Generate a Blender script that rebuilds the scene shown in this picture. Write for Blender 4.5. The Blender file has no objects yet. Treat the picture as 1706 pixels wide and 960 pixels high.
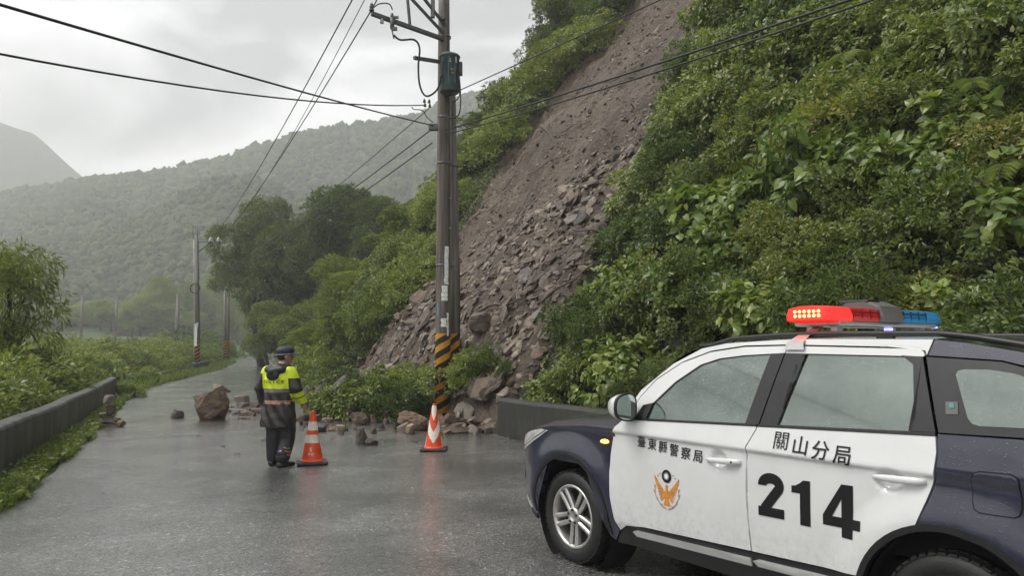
import bpy, bmesh, math, random
import numpy as np
from mathutils import Vector, Matrix, noise
from mathutils.bvhtree import BVHTree

HAZE = 0.00118
S = bpy.context.scene
COL = S.collection
R = math.radians

# ------------------------------------------------------------------ camera
CAM_H = 1.65
PITCH = math.atan(100 / 1232)
cam = bpy.data.objects.new('camera', bpy.data.cameras.new('camera'))
COL.objects.link(cam)
cam.location = (0, 0, CAM_H)
cam.rotation_euler = (R(90) + PITCH, 0, 0)
cam.data.sensor_width = 36
cam.data.lens = 26.0
cam.data.clip_start = 0.05
cam.data.clip_end = 6000
S.camera = cam

# ------------------------------------------------------------------ sky, sun, exposure
SUN_EL, SUN_AZ = R(56), R(-100)         # high, hidden sun over the valley on the left
W = bpy.data.worlds.new('World'); S.world = W; W.use_nodes = True
nt = W.node_tree; N = nt.nodes; L = nt.links; N.clear()
out = N.new('ShaderNodeOutputWorld'); bg = N.new('ShaderNodeBackground')
sky = N.new('ShaderNodeTexSky'); sky.sky_type = 'NISHITA'; sky.sun_disc = False
sky.sun_elevation = SUN_EL; sky.sun_rotation = SUN_AZ; sky.dust_density = 6; sky.air_density = 1.5
tc = N.new('ShaderNodeTexCoord'); mp = N.new('ShaderNodeMapping'); mp.inputs['Scale'].default_value = (1.0, 1.0, 2.6)
n1 = N.new('ShaderNodeTexNoise'); n1.inputs['Scale'].default_value = 1.9; n1.inputs['Detail'].default_value = 7; n1.inputs['Roughness'].default_value = 0.52; n1.inputs['Distortion'].default_value = 0.35
cr = N.new('ShaderNodeValToRGB')
cr.color_ramp.elements[0].position = 0.43; cr.color_ramp.elements[0].color = (2.75, 2.8, 2.88, 1)
cr.color_ramp.elements[1].position = 0.58; cr.color_ramp.elements[1].color = (7.3, 7.3, 7.3, 1)
mx = N.new('ShaderNodeMix'); mx.data_type = 'RGBA'; mx.inputs['Factor'].default_value = 0.94
L.new(tc.outputs['Generated'], mp.inputs['Vector']); L.new(mp.outputs['Vector'], n1.inputs['Vector'])
L.new(n1.outputs['Fac'], cr.inputs['Fac'])
L.new(sky.outputs['Color'], mx.inputs['A']); L.new(cr.outputs['Color'], mx.inputs['B'])
L.new(mx.outputs['Result'], bg.inputs['Color']); bg.inputs['Strength'].default_value = 0.105
L.new(bg.outputs['Background'], out.inputs['Surface'])

sun = bpy.data.objects.new('sun', bpy.data.lights.new('sun', 'SUN')); COL.objects.link(sun)
sun.data.energy = 1.5; sun.data.angle = R(25); sun.data.color = (1, 0.97, 0.93)
_sd = Vector((math.sin(SUN_AZ) * math.cos(SUN_EL), math.cos(SUN_AZ) * math.cos(SUN_EL), math.sin(SUN_EL)))
sun.rotation_euler = (-_sd).to_track_quat('-Z', 'Y').to_euler()

S.view_settings.view_transform = 'Standard'; S.view_settings.look = 'None'
S.view_settings.exposure = 0.98; S.view_settings.gamma = 1
S.cycles.use_denoising = True
S.cycles.max_bounces = 6; S.cycles.diffuse_bounces = 3; S.cycles.glossy_bounces = 3
S.cycles.transmission_bounces = 3; S.cycles.volume_bounces = 2; S.cycles.transparent_max_bounces = 8
S.cycles.caustics_reflective = False; S.cycles.caustics_refractive = False

# ------------------------------------------------------------------ helpers
random.seed(7)
rng = np.random.default_rng(11)

def pix(px, py, Y):
    """world point seen at photo pixel (px,py) at forward distance Y"""
    cx = (px - 853) / 1232; cy = (480 - py) / 1232
    d = Vector((cx, math.cos(PITCH) - math.sin(PITCH) * cy, math.sin(PITCH) + math.cos(PITCH) * cy))
    return Vector((0, 0, CAM_H)) + d * (Y / d.y)

def gpix(px, py, z=0.0):
    cx = (px - 853) / 1232; cy = (480 - py) / 1232
    d = Vector((cx, math.cos(PITCH) - math.sin(PITCH) * cy, math.sin(PITCH) + math.cos(PITCH) * cy))
    return Vector((0, 0, CAM_H)) + d * ((z - CAM_H) / d.z)

def ab2xy(a, b): return (-0.5 * a + 0.866 * b, 0.866 * a + 0.5 * b)
def xy2ab(x, y): return (-0.5 * x + 0.866 * y, 0.866 * x + 0.5 * y)
def ip(x, t): return float(np.interp(x, [q[0] for q in t], [q[1] for q in t]))
def sstep(e0, e1, x):
    t = min(1, max(0, (x - e0) / (e1 - e0))); return t * t * (3 - 2 * t)
def nz(x, y, s, seed=0.0): return noise.noise(Vector((x * s + seed, y * s - seed * 0.7, seed * 1.3)))

def tag(o, label, cat, group=None, kind=None):
    if label: o['label'] = label
    if cat: o['category'] = cat
    if group: o['group'] = group
    if kind: o['kind'] = kind
    return o

def empty(name, loc=(0, 0, 0), rz=0, parent=None):
    o = bpy.data.objects.new(name, None); COL.objects.link(o)
    o.location = loc; o.rotation_euler = (0, 0, rz); o.empty_display_size = 0.2
    if parent: o.parent = parent
    return o

def add_obj(name, me, parent=None, loc=None, rot=None, sc=None):
    o = bpy.data.objects.new(name, me); COL.objects.link(o)
    if parent: o.parent = parent
    if loc is not None: o.location = loc
    if rot is not None: o.rotation_euler = rot
    if sc is not None: o.scale = sc if hasattr(sc, '__len__') else (sc, sc, sc)
    return o

def copy_tree(o, parent=None):
    c = o.copy(); COL.objects.link(c); c.parent = parent
    for ch in o.children: copy_tree(ch, c)
    return c

class MB:
    """collects geometry and links it as one mesh object"""
    def __init__(s): s.v = []; s.f = []; s.m = []; s.sm = []
    def add(s, vs, fs, mi=0, smooth=False):
        n = len(s.v); s.v += [tuple(q) for q in vs]
        for f in fs: s.f.append(tuple(i + n for i in f)); s.m.append(mi); s.sm.append(smooth)
        return s
    def box(s, c, d, rot=None, mi=0, bev=0.0):
        x, y, z = [q / 2 for q in d]
        if bev > 0:
            b = min(bev, x * .9, y * .9, z * .9); vs = []; fs = []
            bm = bmesh.new(); bmesh.ops.create_cube(bm, size=1)
            for v in bm.verts: v.co = Vector((v.co.x * d[0], v.co.y * d[1], v.co.z * d[2]))
            bmesh.ops.bevel(bm, geom=bm.edges[:], offset=b, segments=2, affect='EDGES', profile=0.5)
            bm.verts.index_update()
            vs = [v.co.copy() for v in bm.verts]; fs = [[v.index for v in f.verts] for f in bm.faces]; bm.free()
        else:
            vs = [Vector((i, j, k)) for i in (-x, x) for j in (-y, y) for k in (-z, z)]
            fs = [(0, 1, 3, 2), (4, 6, 7, 5), (0, 4, 5, 1), (2, 3, 7, 6), (0, 2, 6, 4), (1, 5, 7, 3)]
        if rot is not None: vs = [rot @ v for v in vs]
        s.add([v + Vector(c) for v in vs], fs, mi, False); return s
    def tube(s, pts, rad, n=8, mi=0, cap=True, smooth=True):
        pts = [Vector(p) for p in pts]
        rad = rad if hasattr(rad, '__len__') else [rad] * len(pts)
        vs = []; fs = []; up = None
        for i, p in enumerate(pts):
            t = (pts[min(i + 1, len(pts) - 1)] - pts[max(i - 1, 0)]).normalized()
            if up is None:
                up = Vector((0, 0, 1)) if abs(t.z) < .9 else Vector((1, 0, 0))
            x = t.cross(up).normalized(); y = x.cross(t).normalized(); up = y
            for k in range(n):
                a = 2 * math.pi * k / n
                vs.append(p + (x * math.cos(a) + y * math.sin(a)) * rad[i])
        for i in range(len(pts) - 1):
            for k in range(n):
                fs.append((i * n + k, i * n + (k + 1) % n, (i + 1) * n + (k + 1) % n, (i + 1) * n + k))
        if cap: fs += [tuple(range(n))[::-1], tuple((len(pts) - 1) * n + k for k in range(n))]
        return s.add(vs, fs, mi, smooth)
    def lathe(s, prof, n=24, mi=0, M=None, smooth=True, close=False):
        vs = []; fs = []
        for (r, z) in prof:
            for k in range(n):
                a = 2 * math.pi * k / n; vs.append(Vector((r * math.cos(a), r * math.sin(a), z)))
        m = len(prof)
        for i in range(m - 1 + (1 if close else 0)):
            j = (i + 1) % m
            for k in range(n):
                fs.append((i * n + k, i * n + (k + 1) % n, j * n + (k + 1) % n, j * n + k))
        if M is not None: vs = [M @ v for v in vs]
        return s.add(vs, fs, mi, smooth)
    def rings(s, rs, n=16, mi=0, smooth=True, cap=True):
        """rs: list of (center, rx, ry) ellipses in the xy plane"""
        vs = []; fs = []
        for (c, rx, ry) in rs:
            for k in range(n):
                a = 2 * math.pi * k / n; vs.append((c[0] + rx * math.cos(a), c[1] + ry * math.sin(a), c[2]))
        for i in range(len(rs) - 1):
            for k in range(n): fs.append((i * n + k, i * n + (k + 1) % n, (i + 1) * n + (k + 1) % n, (i + 1) * n + k))
        if cap: fs += [tuple(range(n))[::-1], tuple((len(rs) - 1) * n + k for k in range(n))]
        return s.add(vs, fs, mi, smooth)
    def mesh(s, name, mats, fixn=True):
        me = bpy.data.meshes.new(name); me.from_pydata(s.v, [], s.f)
        for m in (mats if isinstance(mats, (list, tuple)) else [mats]): me.materials.append(m)
        me.polygons.foreach_set('material_index', s.m); me.polygons.foreach_set('use_smooth', s.sm)
        if fixn:
            bm = bmesh.new(); bm.from_mesh(me); bmesh.ops.recalc_face_normals(bm, faces=bm.faces[:]); bm.to_mesh(me); bm.free()
        me.update(); return me
    def build(s, name, mats, parent=None, fixn=True, **k):
        return add_obj(name, s.mesh(name, mats, fixn), parent, **k)

# ------------------------------------------------------------------ materials
def new_mat(name):
    m = bpy.data.materials.new(name); m.use_nodes = True
    t = m.node_tree; p = t.nodes['Principled BSDF']; return m, t, p

def ramp(t, stops, fac):
    c = t.nodes.new('ShaderNodeValToRGB'); e = c.color_ramp.elements
    while len(e) < len(stops): e.new(0.5)
    for q, (pos, col) in zip(e, stops): q.position = pos; q.color = (*col, 1)
    t.links.new(fac, c.inputs['Fac']); return c.outputs['Color']

def tex_noise(t, scale, detail=4, rough=.55, coord='Object', vec=None, dist=0):
    n = t.nodes.new('ShaderNodeTexNoise'); n.inputs['Scale'].default_value = scale
    n.inputs['Detail'].default_value = detail; n.inputs['Roughness'].default_value = rough; n.inputs['Distortion'].default_value = dist
    if vec is None:
        c = t.nodes.new('ShaderNodeTexCoord'); vec = c.outputs[coord]
    t.links.new(vec, n.inputs['Vector']); return n.outputs['Fac']

def bump(t, p, h, strength=.3, dist=.02, normal=None):
    b = t.nodes.new('ShaderNodeBump'); b.inputs['Strength'].default_value = strength; b.inputs['Distance'].default_value = dist
    t.links.new(h, b.inputs['Height'])
    if normal: t.links.new(normal, b.inputs['Normal'])
    t.links.new(b.outputs['Normal'], p.inputs['Normal']); return b.outputs['Normal']

def simple(name, col, rough=.5, metal=0, var=.15, vscale=8, bmp=0, spec=None, coat=0):
    m, t, p = new_mat(name)
    f = tex_noise(t, vscale, 5)
    lo = [c * (1 - var) for c in col]; hi = [min(1, c * (1 + var)) for c in col]
    t.links.new(ramp(t, [(.3, lo), (.7, hi)], f), p.inputs['Base Color'])
    p.inputs['Roughness'].default_value = rough; p.inputs['Metallic'].default_value = metal
    if spec is not None: p.inputs['Specular IOR Level'].default_value = spec
    if coat: p.inputs['Coat Weight'].default_value = coat; p.inputs['Coat Roughness'].default_value = .05
    if bmp: bump(t, p, tex_noise(t, vscale * 6, 4), bmp, .01)
    return m

def emit(name, col, strength, base=None):
    m, t, p = new_mat(name); p.inputs['Base Color'].default_value = (*(base or col), 1)
    p.inputs['Emission Color'].default_value = (*col, 1); p.inputs['Emission Strength'].default_value = strength
    return m

def leaf_mat(name, stops, rough=.33, transl=.3, spec=.55):
    """leaf colour varies from leaf to leaf and from plant to plant"""
    m, t, p = new_mat(name)
    g = t.nodes.new('ShaderNodeNewGeometry'); oi = t.nodes.new('ShaderNodeObjectInfo')
    ma = t.nodes.new('ShaderNodeMath'); ma.operation = 'MULTIPLY_ADD'; ma.inputs[1].default_value = .72
    mb = t.nodes.new('ShaderNodeMath'); mb.operation = 'MULTIPLY'; mb.inputs[1].default_value = .28
    t.links.new(oi.outputs['Random'], mb.inputs[0]); t.links.new(g.outputs['Random Per Island'], ma.inputs[0]); t.links.new(mb.outputs[0], ma.inputs[2])
    c = ramp(t, stops, ma.outputs[0])
    t.links.new(c, p.inputs['Base Color']); p.inputs['Roughness'].default_value = rough; p.inputs['Specular IOR Level'].default_value = spec
    tr = t.nodes.new('ShaderNodeBsdfTranslucent'); hs = t.nodes.new('ShaderNodeHueSaturation')
    hs.inputs['Value'].default_value = 1.7; hs.inputs['Saturation'].default_value = 1.1; t.links.new(c, hs.inputs['Color']); t.links.new(hs.outputs['Color'], tr.inputs['Color'])
    mix = t.nodes.new('ShaderNodeMixShader'); mix.inputs['Fac'].default_value = transl
    o = t.nodes['Material Output']; t.links.new(p.outputs[0], mix.inputs[1]); t.links.new(tr.outputs[0], mix.inputs[2]); t.links.new(mix.outputs[0], o.inputs['Surface'])
    return m
# ------------------------------------------------------------------ the land
TOE = [(-30, 7.2), (12, 7.15), (22, 7.3), (30, 8.0), (36, 9.3), (44, 12), (55, 16), (70, 21), (95, 30), (140, 50), (400, 160)]
SLO = [(-40, 1.3), (27, 1.33), (32, 1.3), (36, 1.15), (45, .75), (60, .45), (100, .3), (400, .3)]
RL = [(-18, -4.2), (0, -1.95), (6, -1.1), (9.3, -.67), (11.1, -.4), (13.4, -.13), (17.5, .3), (25.8, 1.15), (35, 2.5), (49, 6.1), (62, 9.6), (75, 12.6), (90, 16.5), (120, 26)]
RR = [(-18, 6.8), (12, 6.8), (14, 7.2), (22, 7.2), (30, 7.9), (36, 8.9), (49, 11.5), (62, 14.9), (75, 18), (90, 22), (120, 31)]
WL = [(-18, -5.0), (0, -2.55), (6, -1.65), (10.3, -.98), (11.9, -.76), (14.3, -.45), (18.6, .04), (27, .88), (28.5, 1.02)]
SA_L = [(0, 25), (1.5, 24.2), (2.3, 23.4), (3.6, 23.4), (5.2, 26.0), (9, 27.2), (10.5, 26.2), (12, 24.5), (16, 22), (40, 20)]
SA_R = [(0, 13.0), (3.2, 13.7), (4.5, 14.3), (5.9, 14.8), (7.5, 15.4), (8.8, 15.3), (10, 14.6), (14, 14.3), (40, 14.3)]

def road_z(a): return 0.55 * sstep(52, 95, a)

def slide_w(a, d):
    """1 inside the bare slide, 0 outside, soft ragged edge"""
    if d < -1.5: return 0
    w = nz(a, d, .55, 3.1) * .8 + nz(a, d, 1.6, 5.0) * .35
    dl = ip(max(d, 0), SA_L) + w - a; dr = a - ip(max(d, 0), SA_R) + w
    return sstep(-.25, .35, min(dl, dr))

def land_z(x, y):
    a, b = xy2ab(x, y)
    toe = ip(a, TOE); d = b - toe
    if d > 0:
        s = ip(a, SLO); dd = min(d, 34) + max(0, d - 34) * .25
        z = s * dd * sstep(-.6, 1.6, d) + road_z(a)
        z += sstep(.5, 3, d) * (nz(x, y, .22, 1.0) * .7 + nz(x, y, .6, 2.0) * .25)
        sw = slide_w(a, d)
        if sw > 0:
            z += sw * (-.55 * sstep(1.5, 5, d) + .12 * nz(a * 1.6, d * .7, 1.1, 7.0) + .25 * nz(a, d, .35, 9.0))
            z += sw * .55 * sstep(6.0, 3.0, d)      # debris fan
        return z
    l = ip(a, RL); r = ip(a, RR); z = road_z(a) - .03
    if b < l - .25:
        q = l - .25 - b
        z += -1.5 * sstep(.3, 7, q) + sstep(10, 60, q) * nz(x, y, .03, 4.0) * 1.2
        far = math.hypot(x, y)
        z += sstep(90, 260, far) * 9
    elif b > r: z += .03 * sstep(0, .3, b - r)
    return z

# materials of the land
m_soil, t, p = new_mat('soil_under_scrub')
c = ramp(t, [(.3, (.012, .014, .008)), (.55, (.03, .032, .016)), (.75, (.05, .045, .03))], tex_noise(t, 1.3, 8, .65))
t.links.new(c, p.inputs['Base Color']); p.inputs['Roughness'].default_value = .9; bump(t, p, tex_noise(t, 9, 6), .8, .1)

m_slide, t, p = new_mat('bare_slide_soil')
f1 = tex_noise(t, .5, 9, .62); f2 = tex_noise(t, 4.5, 8, .7)
ad = t.nodes.new('ShaderNodeMath'); ad.operation = 'MULTIPLY_ADD'; ad.inputs[1].default_value = .5; t.links.new(f1, ad.inputs[0])
ml = t.nodes.new('ShaderNodeMath'); ml.operation = 'MULTIPLY'; ml.inputs[1].default_value = .5; t.links.new(f2, ml.inputs[0]); t.links.new(ml.outputs[0], ad.inputs[2])
c = ramp(t, [(.36, (.048, .035, .024)), (.46, (.100, .073, .049)), (.55, (.158, .118, .082)), (.66, (.24, .187, .138))], ad.outputs[0])
t.links.new(c, p.inputs['Base Color']); p.inputs['Roughness'].default_value = .62
bn = bump(t, p, tex_noise(t, 2.2, 10, .72), 1.0, .25)
bump(t, p, tex_noise(t, 14, 8, .7), 1.0, .06, bn)

m_field, t, p = new_mat('valley_grass')
c = ramp(t, [(.3, (.03, .05, .014)), (.5, (.055, .085, .024)), (.7, (.085, .12, .035))], tex_noise(t, .09, 8, .65))
t.links.new(c, p.inputs['Base Color']); p.inputs['Roughness'].default_value = .9; bump(t, p, tex_noise(t, 2, 6), .8, .3)

def grid_mesh(name, xs, ys, fz, mats, fmat=None):
    V = [(x, y, fz(x, y)) for y in ys for x in xs]; nx = len(xs)
    Fc = [(j * nx + i, j * nx + i + 1, (j + 1) * nx + i + 1, (j + 1) * nx + i) for j in range(len(ys) - 1) for i in range(nx - 1)]
    me = bpy.data.meshes.new(name); me.from_pydata(V, [], Fc)
    for m in mats: me.materials.append(m)
    me.polygons.foreach_set('use_smooth', [True] * len(Fc))
    if fmat: me.polygons.foreach_set('material_index', [fmat(pp.center) for pp in me.polygons])
    me.update(); return me

def axis(lo, hi, core_lo, core_hi, step):
    c = list(np.arange(core_lo, core_hi + 1e-6, step)); q = step; e = core_hi
    while e < hi: q *= 1.3; e = min(hi, e + q); c.append(e)
    q = step; e = core_lo
    while e > lo: q *= 1.3; e = max(lo, e - q); c.insert(0, e)
    return c

def fm(c):
    a, b = xy2ab(c.x, c.y); d = b - ip(a, TOE)
    if d > -.9 and 8 < a < 32 and slide_w(a, d) > .5: return 1
    if d > -.5: return 0
    return 2
land = add_obj('ground', grid_mesh('ground', axis(-1100, 1100, -34, 26, .36), axis(-200, 1000, -4, 60, .36), land_z, [m_soil, m_slide, m_field], fm))
land['kind'] = 'structure'

# ------------------------------------------------------------------ wet road
m_road, t, p = new_mat('wet_asphalt')
tcn = t.nodes.new('ShaderNodeTexCoord'); vec = tcn.outputs['Object']
agg = t.nodes.new('ShaderNodeTexVoronoi'); agg.inputs['Scale'].default_value = 55; t.links.new(vec, agg.inputs['Vector'])
big = tex_noise(t, .55, 6, .6, vec=vec); med = tex_noise(t, 5, 6, .65, vec=vec); fine = tex_noise(t, 60, 3, .6, vec=vec)
c = ramp(t, [(.0, (.032, .032, .031)), (.4, (.085, .085, .084)), (.7, (.14, .14, .136)), (.9, (.20, .197, .19)), (.95, (.46, .45, .44))], agg.outputs['Color'])
c2 = ramp(t, [(.38, (.62, .62, .62)), (.62, (1.75, 1.73, 1.70))], big)
mu = t.nodes.new('ShaderNodeMix'); mu.data_type = 'RGBA'; mu.blend_type = 'MULTIPLY'; mu.inputs['Factor'].default_value = 1
t.links.new(c, mu.inputs['A']); t.links.new(c2, mu.inputs['B']); t.links.new(mu.outputs['Result'], p.inputs['Base Color'])
rr = ramp(t, [(.38, (.08, .08, .08)), (.52, (.2, .2, .2)), (.66, (.42, .42, .42))], tex_noise(t, .8, 7, .6, vec=vec, dist=.6))
t.links.new(rr, p.inputs['Roughness']); p.inputs['Specular IOR Level'].default_value = .55
p.inputs['Coat Weight'].default_value = 1.0
t.links.new(ramp(t, [(.40, (.045, .045, .045)), (.52, (.10, .10, .10)), (.64, (.24, .24, .24))], tex_noise(t, .45, 6, .6, vec=vec, dist=1.2)), p.inputs['Coat Roughness'])
mp2 = t.nodes.new('ShaderNodeMapping'); mp2.inputs['Location'].default_value = (4.0 / 7, -17.2 / 4.5, 0); mp2.inputs['Scale'].default_value = (1 / 7, 1 / 4.5, 1); t.links.new(vec, mp2.inputs['Vector'])
gr = t.nodes.new('ShaderNodeTexGradient'); gr.gradient_type = 'SPHERICAL'; t.links.new(mp2.outputs['Vector'], gr.inputs['Vector'])
mm = t.nodes.new('ShaderNodeMath'); mm.operation = 'MULTIPLY'; t.links.new(gr.outputs['Fac'], mm.inputs[0]); t.links.new(ramp(t, [(.42, (0, 0, 0)), (.58, (1.6, 1.6, 1.6))], tex_noise(t, 1.1, 7, .68, vec=vec, dist=.5)), mm.inputs[1])
mud = t.nodes.new('ShaderNodeMix'); mud.data_type = 'RGBA'; mud.clamp_factor = True; t.links.new(mm.outputs[0], mud.inputs['Factor']); t.links.new(mu.outputs['Result'], mud.inputs['A']); mud.inputs['B'].default_value = (.13, .10, .075, 1); t.links.new(mud.outputs['Result'], p.inputs['Base Color'])
p.inputs['Coat IOR'].default_value = 1.5
# ripples of running water and rain, then the stones of the asphalt
mpn = t.nodes.new('ShaderNodeMapping'); mpn.inputs['Rotation'].default_value = (0, 0, R(20)); mpn.inputs['Scale'].default_value = (1.2, 3.6, 1); t.links.new(vec, mpn.inputs['Vector'])
rip = tex_noise(t, 5.5, 4, .6, vec=mpn.outputs['Vector'], dist=.8)
b1 = t.nodes.new('ShaderNodeBump'); b1.inputs['Strength'].default_value = .22; b1.inputs['Distance'].default_value = .035; t.links.new(rip, b1.inputs['Height'])
b2 = t.nodes.new('ShaderNodeBump'); b2.inputs['Strength'].default_value = .9; b2.inputs['Distance'].default_value = .010
t.links.new(agg.outputs['Distance'], b2.inputs['Height']); t.links.new(b1.outputs['Normal'], b2.inputs['Normal'])
b3 = t.nodes.new('ShaderNodeBump'); b3.inputs['Strength'].default_value = .3; b3.inputs['Distance'].default_value = .01
t.links.new(fine, b3.inputs['Height']); t.links.new(b2.outputs['Normal'], b3.inputs['Normal'])
t.links.new(b3.outputs['Normal'], p.inputs['Normal'])
b4 = t.nodes.new('ShaderNodeBump'); b4.inputs['Strength'].default_value = .55; b4.inputs['Distance'].default_value = .006
t.links.new(agg.outputs['Distance'], b4.inputs['Height']); t.links.new(b1.outputs['Normal'], b4.inputs['Normal']); t.links.new(b4.outputs['Normal'], p.inputs['Coat Normal'])

aa = list(np.arange(-18, 40, .4)) + list(np.arange(40, 121, 1.5)); nb = 26
V = []; Fc = []
for i, a in enumerate(aa):
    l = ip(a, RL) + .10 * nz(a, 0, .9, 2.2) + .05 * nz(a, 0, 3.1, 1.2); r = ip(a, RR)
    for j in range(nb + 1):
        b = l + (r - l) * j / nb; x, y = ab2xy(a, b)
        V.append((x, y, road_z(a) + .006 + .006 * nz(x, y, .35, 8)))
for i in range(len(aa) - 1):
    for j in range(nb): q = i * (nb + 1) + j; Fc.append((q, q + 1, q + nb + 2, q + nb + 1))
me = bpy.data.meshes.new('road'); me.from_pydata(V, [], Fc); me.materials.append(m_road)
me.polygons.foreach_set('use_smooth', [True] * len(Fc)); me.update()
road = add_obj('road', me); road['kind'] = 'structure'
bm = bmesh.new(); bm.from_mesh(me); bmesh.ops.recalc_face_normals(bm, faces=bm.faces[:])
if sum(f.normal.z for f in bm.faces) < 0: bmesh.ops.reverse_faces(bm, faces=bm.faces[:])
bm.to_mesh(me); bm.free()
def road_h(x, y):
    a, b = xy2ab(x, y); l = ip(a, RL); r = ip(a, RR); j = min(1, max(0, (b - l) / (r - l)))
    return road_z(a) + .006 + .006 * nz(x, y, .35, 8)

# ------------------------------------------------------------------ parapet walls
def concrete(name, dark, mid, light):
    m, t, p = new_mat(name)
    tcn = t.nodes.new('ShaderNodeTexCoord'); mpn = t.nodes.new('ShaderNodeMapping'); mpn.inputs['Scale'].default_value = (1, 1, .22); t.links.new(tcn.outputs['Object'], mpn.inputs['Vector'])
    f = tex_noise(t, 3.2, 8, .68, vec=mpn.outputs['Vector'])
    c = ramp(t, [(.34, dark), (.5, mid), (.68, light)], f)
    g = t.nodes.new('ShaderNodeNewGeometry'); sx = t.nodes.new('ShaderNodeSeparateXYZ'); t.links.new(g.outputs['Normal'], sx.inputs[0])
    mo = ramp(t, [(.42, (0, 0, 0)), (.62, (1, 1, 1))], tex_noise(t, 2.1, 7, .7))
    mul = t.nodes.new('ShaderNodeMath'); mul.operation = 'MULTIPLY'; t.links.new(mo, mul.inputs[0]); mul.inputs[1].default_value = .45
    mxx = t.nodes.new('ShaderNodeMix'); mxx.data_type = 'RGBA'; t.links.new(mul.outputs[0], mxx.inputs['Factor'])
    t.links.new(c, mxx.inputs['A']); mxx.inputs['B'].default_value = (.03, .035, .016, 1)
    t.links.new(mxx.outputs['Result'], p.inputs['Base Color']); p.inputs['Roughness'].default_value = .55
    bump(t, p, tex_noise(t, 22, 7, .7), .5, .02); return m
m_conc = concrete('weathered_concrete', (.03, .03, .026), (.075, .073, .066), (.15, .147, .135))
m_conc_dark = concrete('dark_wet_concrete', (.016, .016, .015), (.034, .033, .031), (.062, .060, .056))

def wall(name, pts, h, th, mat, hcap=.0):
    """pts: list of (x,y,z) ; th to the left of travel"""
    mb = MB(); rows = []
    for i, p0 in enumerate(pts):
        q0 = pts[max(i - 1, 0)]; q1 = pts[min(i + 1, len(pts) - 1)]
        tx, ty = q1[0] - q0[0], q1[1] - q0[1]; l = math.hypot(tx, ty); nx, ny = -ty / l, tx / l
        jit = .015 * nz(p0[0], p0[1], 1.2, 3); hh = h + .02 * nz(p0[0], p0[1], .5, 6)
        sec = [(0, -.5), (0, hh - .05), (.02, hh - .015), (.05, hh), (th - .05, hh), (th - .02, hh - .015), (th, hh - .05), (th, -.9)]
        for (o, z) in sec: mb.v.append((p0[0] + nx * (o + jit), p0[1] + ny * (o + jit), p0[2] + z))
        rows.append(len(sec))
    k = rows[0]
    for i in range(len(pts) - 1):
        for j in range(k - 1): mb.f.append((i * k + j, i * k + j + 1, (i + 1) * k + j + 1, (i + 1) * k + j)); mb.m.append(0); mb.sm.append(False)
    mb.f.append(tuple(range(k))); mb.f.append(tuple((len(pts) - 1) * k + j for j in range(k))[::-1]); mb.m += [0, 0]; mb.sm += [False, False]
    return mb.build(name, mat)
pl = []
for a in np.arange(-10, 28.6, .5):
    x, y = ab2xy(a, ip(a, WL)); pl.append((x, y, 0))
wl = wall('parapet_wall', pl, .66, .26, m_conc); tag(wl, 'long low mossy grey concrete parapet along the grassy road edge', 'wall')
pl = []
for a in np.arange(12.4, -8.1, -.5):
    b = 6.84 + .012 * (12.4 - a) * -1 * .5; x, y = ab2xy(a, b); pl.append((x, y, 0))
wr = wall('parapet_wall', pl, .70, .28, m_conc_dark); tag(wr, 'dark wet concrete parapet at the foot of the overgrown slope behind the police car', 'wall')
# low broken kerb walls farther down the road
for (a0, a1, off, h, lab) in [(37, 47, -1.1, .35, 'overgrown low concrete kerb wall before the single utility pole'), (56, 64, -1.2, .55, 'short dark concrete kerb wall beside the paired far poles')]:
    pl = []
    for a in np.arange(a0, a1, 1.0):
        x, y = ab2xy(a, ip(a, RL) + off); pl.append((x, y, road_z(a)))
    tag(wall('kerb_wall', pl, h, .25, m_conc), lab, 'wall')

# the bare scar itself, lumpy and gullied, with a ragged torn edge
def scar_off(a, d, w=None):
    if w is None: w = slide_w(a, d)
    g1 = nz(a * 1.9 + .5 * nz(a, d, .9, 2), d * .55, 1.0, 12.0); g2 = nz(a, d, 2.6, 13.0); g3 = nz(a, d, 6.5, 14.0)
    return .04 * (w > .1) + w * (.20 * g1 + .11 * g2 + .06 * g3 + .05 * abs(nz(a, d, 4.1, 15.0))), g2
da = .13; ga = np.arange(12.0, 28.2, da); gd = np.arange(-1.2, 19, da); V = []; keep = []
for d in gd:
    for a in ga:
        x, y = ab2xy(a, ip(a, TOE) + d); w = slide_w(a, d); o_, g2 = scar_off(a, d, w)
        V.append((x - .10 * g2 * w, y - .06 * g2 * w, land_z(x, y) + o_)); keep.append(w > .22 + .25 * nz(a, d, 2.2, 16.0))
n_ = len(ga); Fc = []
for i in range(len(gd) - 1):
    for j in range(n_ - 1):
        q = (i * n_ + j, i * n_ + j + 1, (i + 1) * n_ + j + 1, (i + 1) * n_ + j)
        if sum(keep[k] for k in q) >= 3: Fc.append(q)
me = bpy.data.meshes.new('landslide_scar'); me.from_pydata(V, [], Fc); me.materials.append(m_slide)
bm = bmesh.new(); bm.from_mesh(me); bmesh.ops.delete(bm, geom=[v for v in bm.verts if not v.link_faces], context='VERTS'); bmesh.ops.recalc_face_normals(bm, faces=bm.faces[:]); bm.to_mesh(me); bm.free()
me.polygons.foreach_set('use_smooth', [True] * len(me.polygons)); me.update()
scar = add_obj('landslide_scar', me); scar['kind'] = 'structure'
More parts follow.
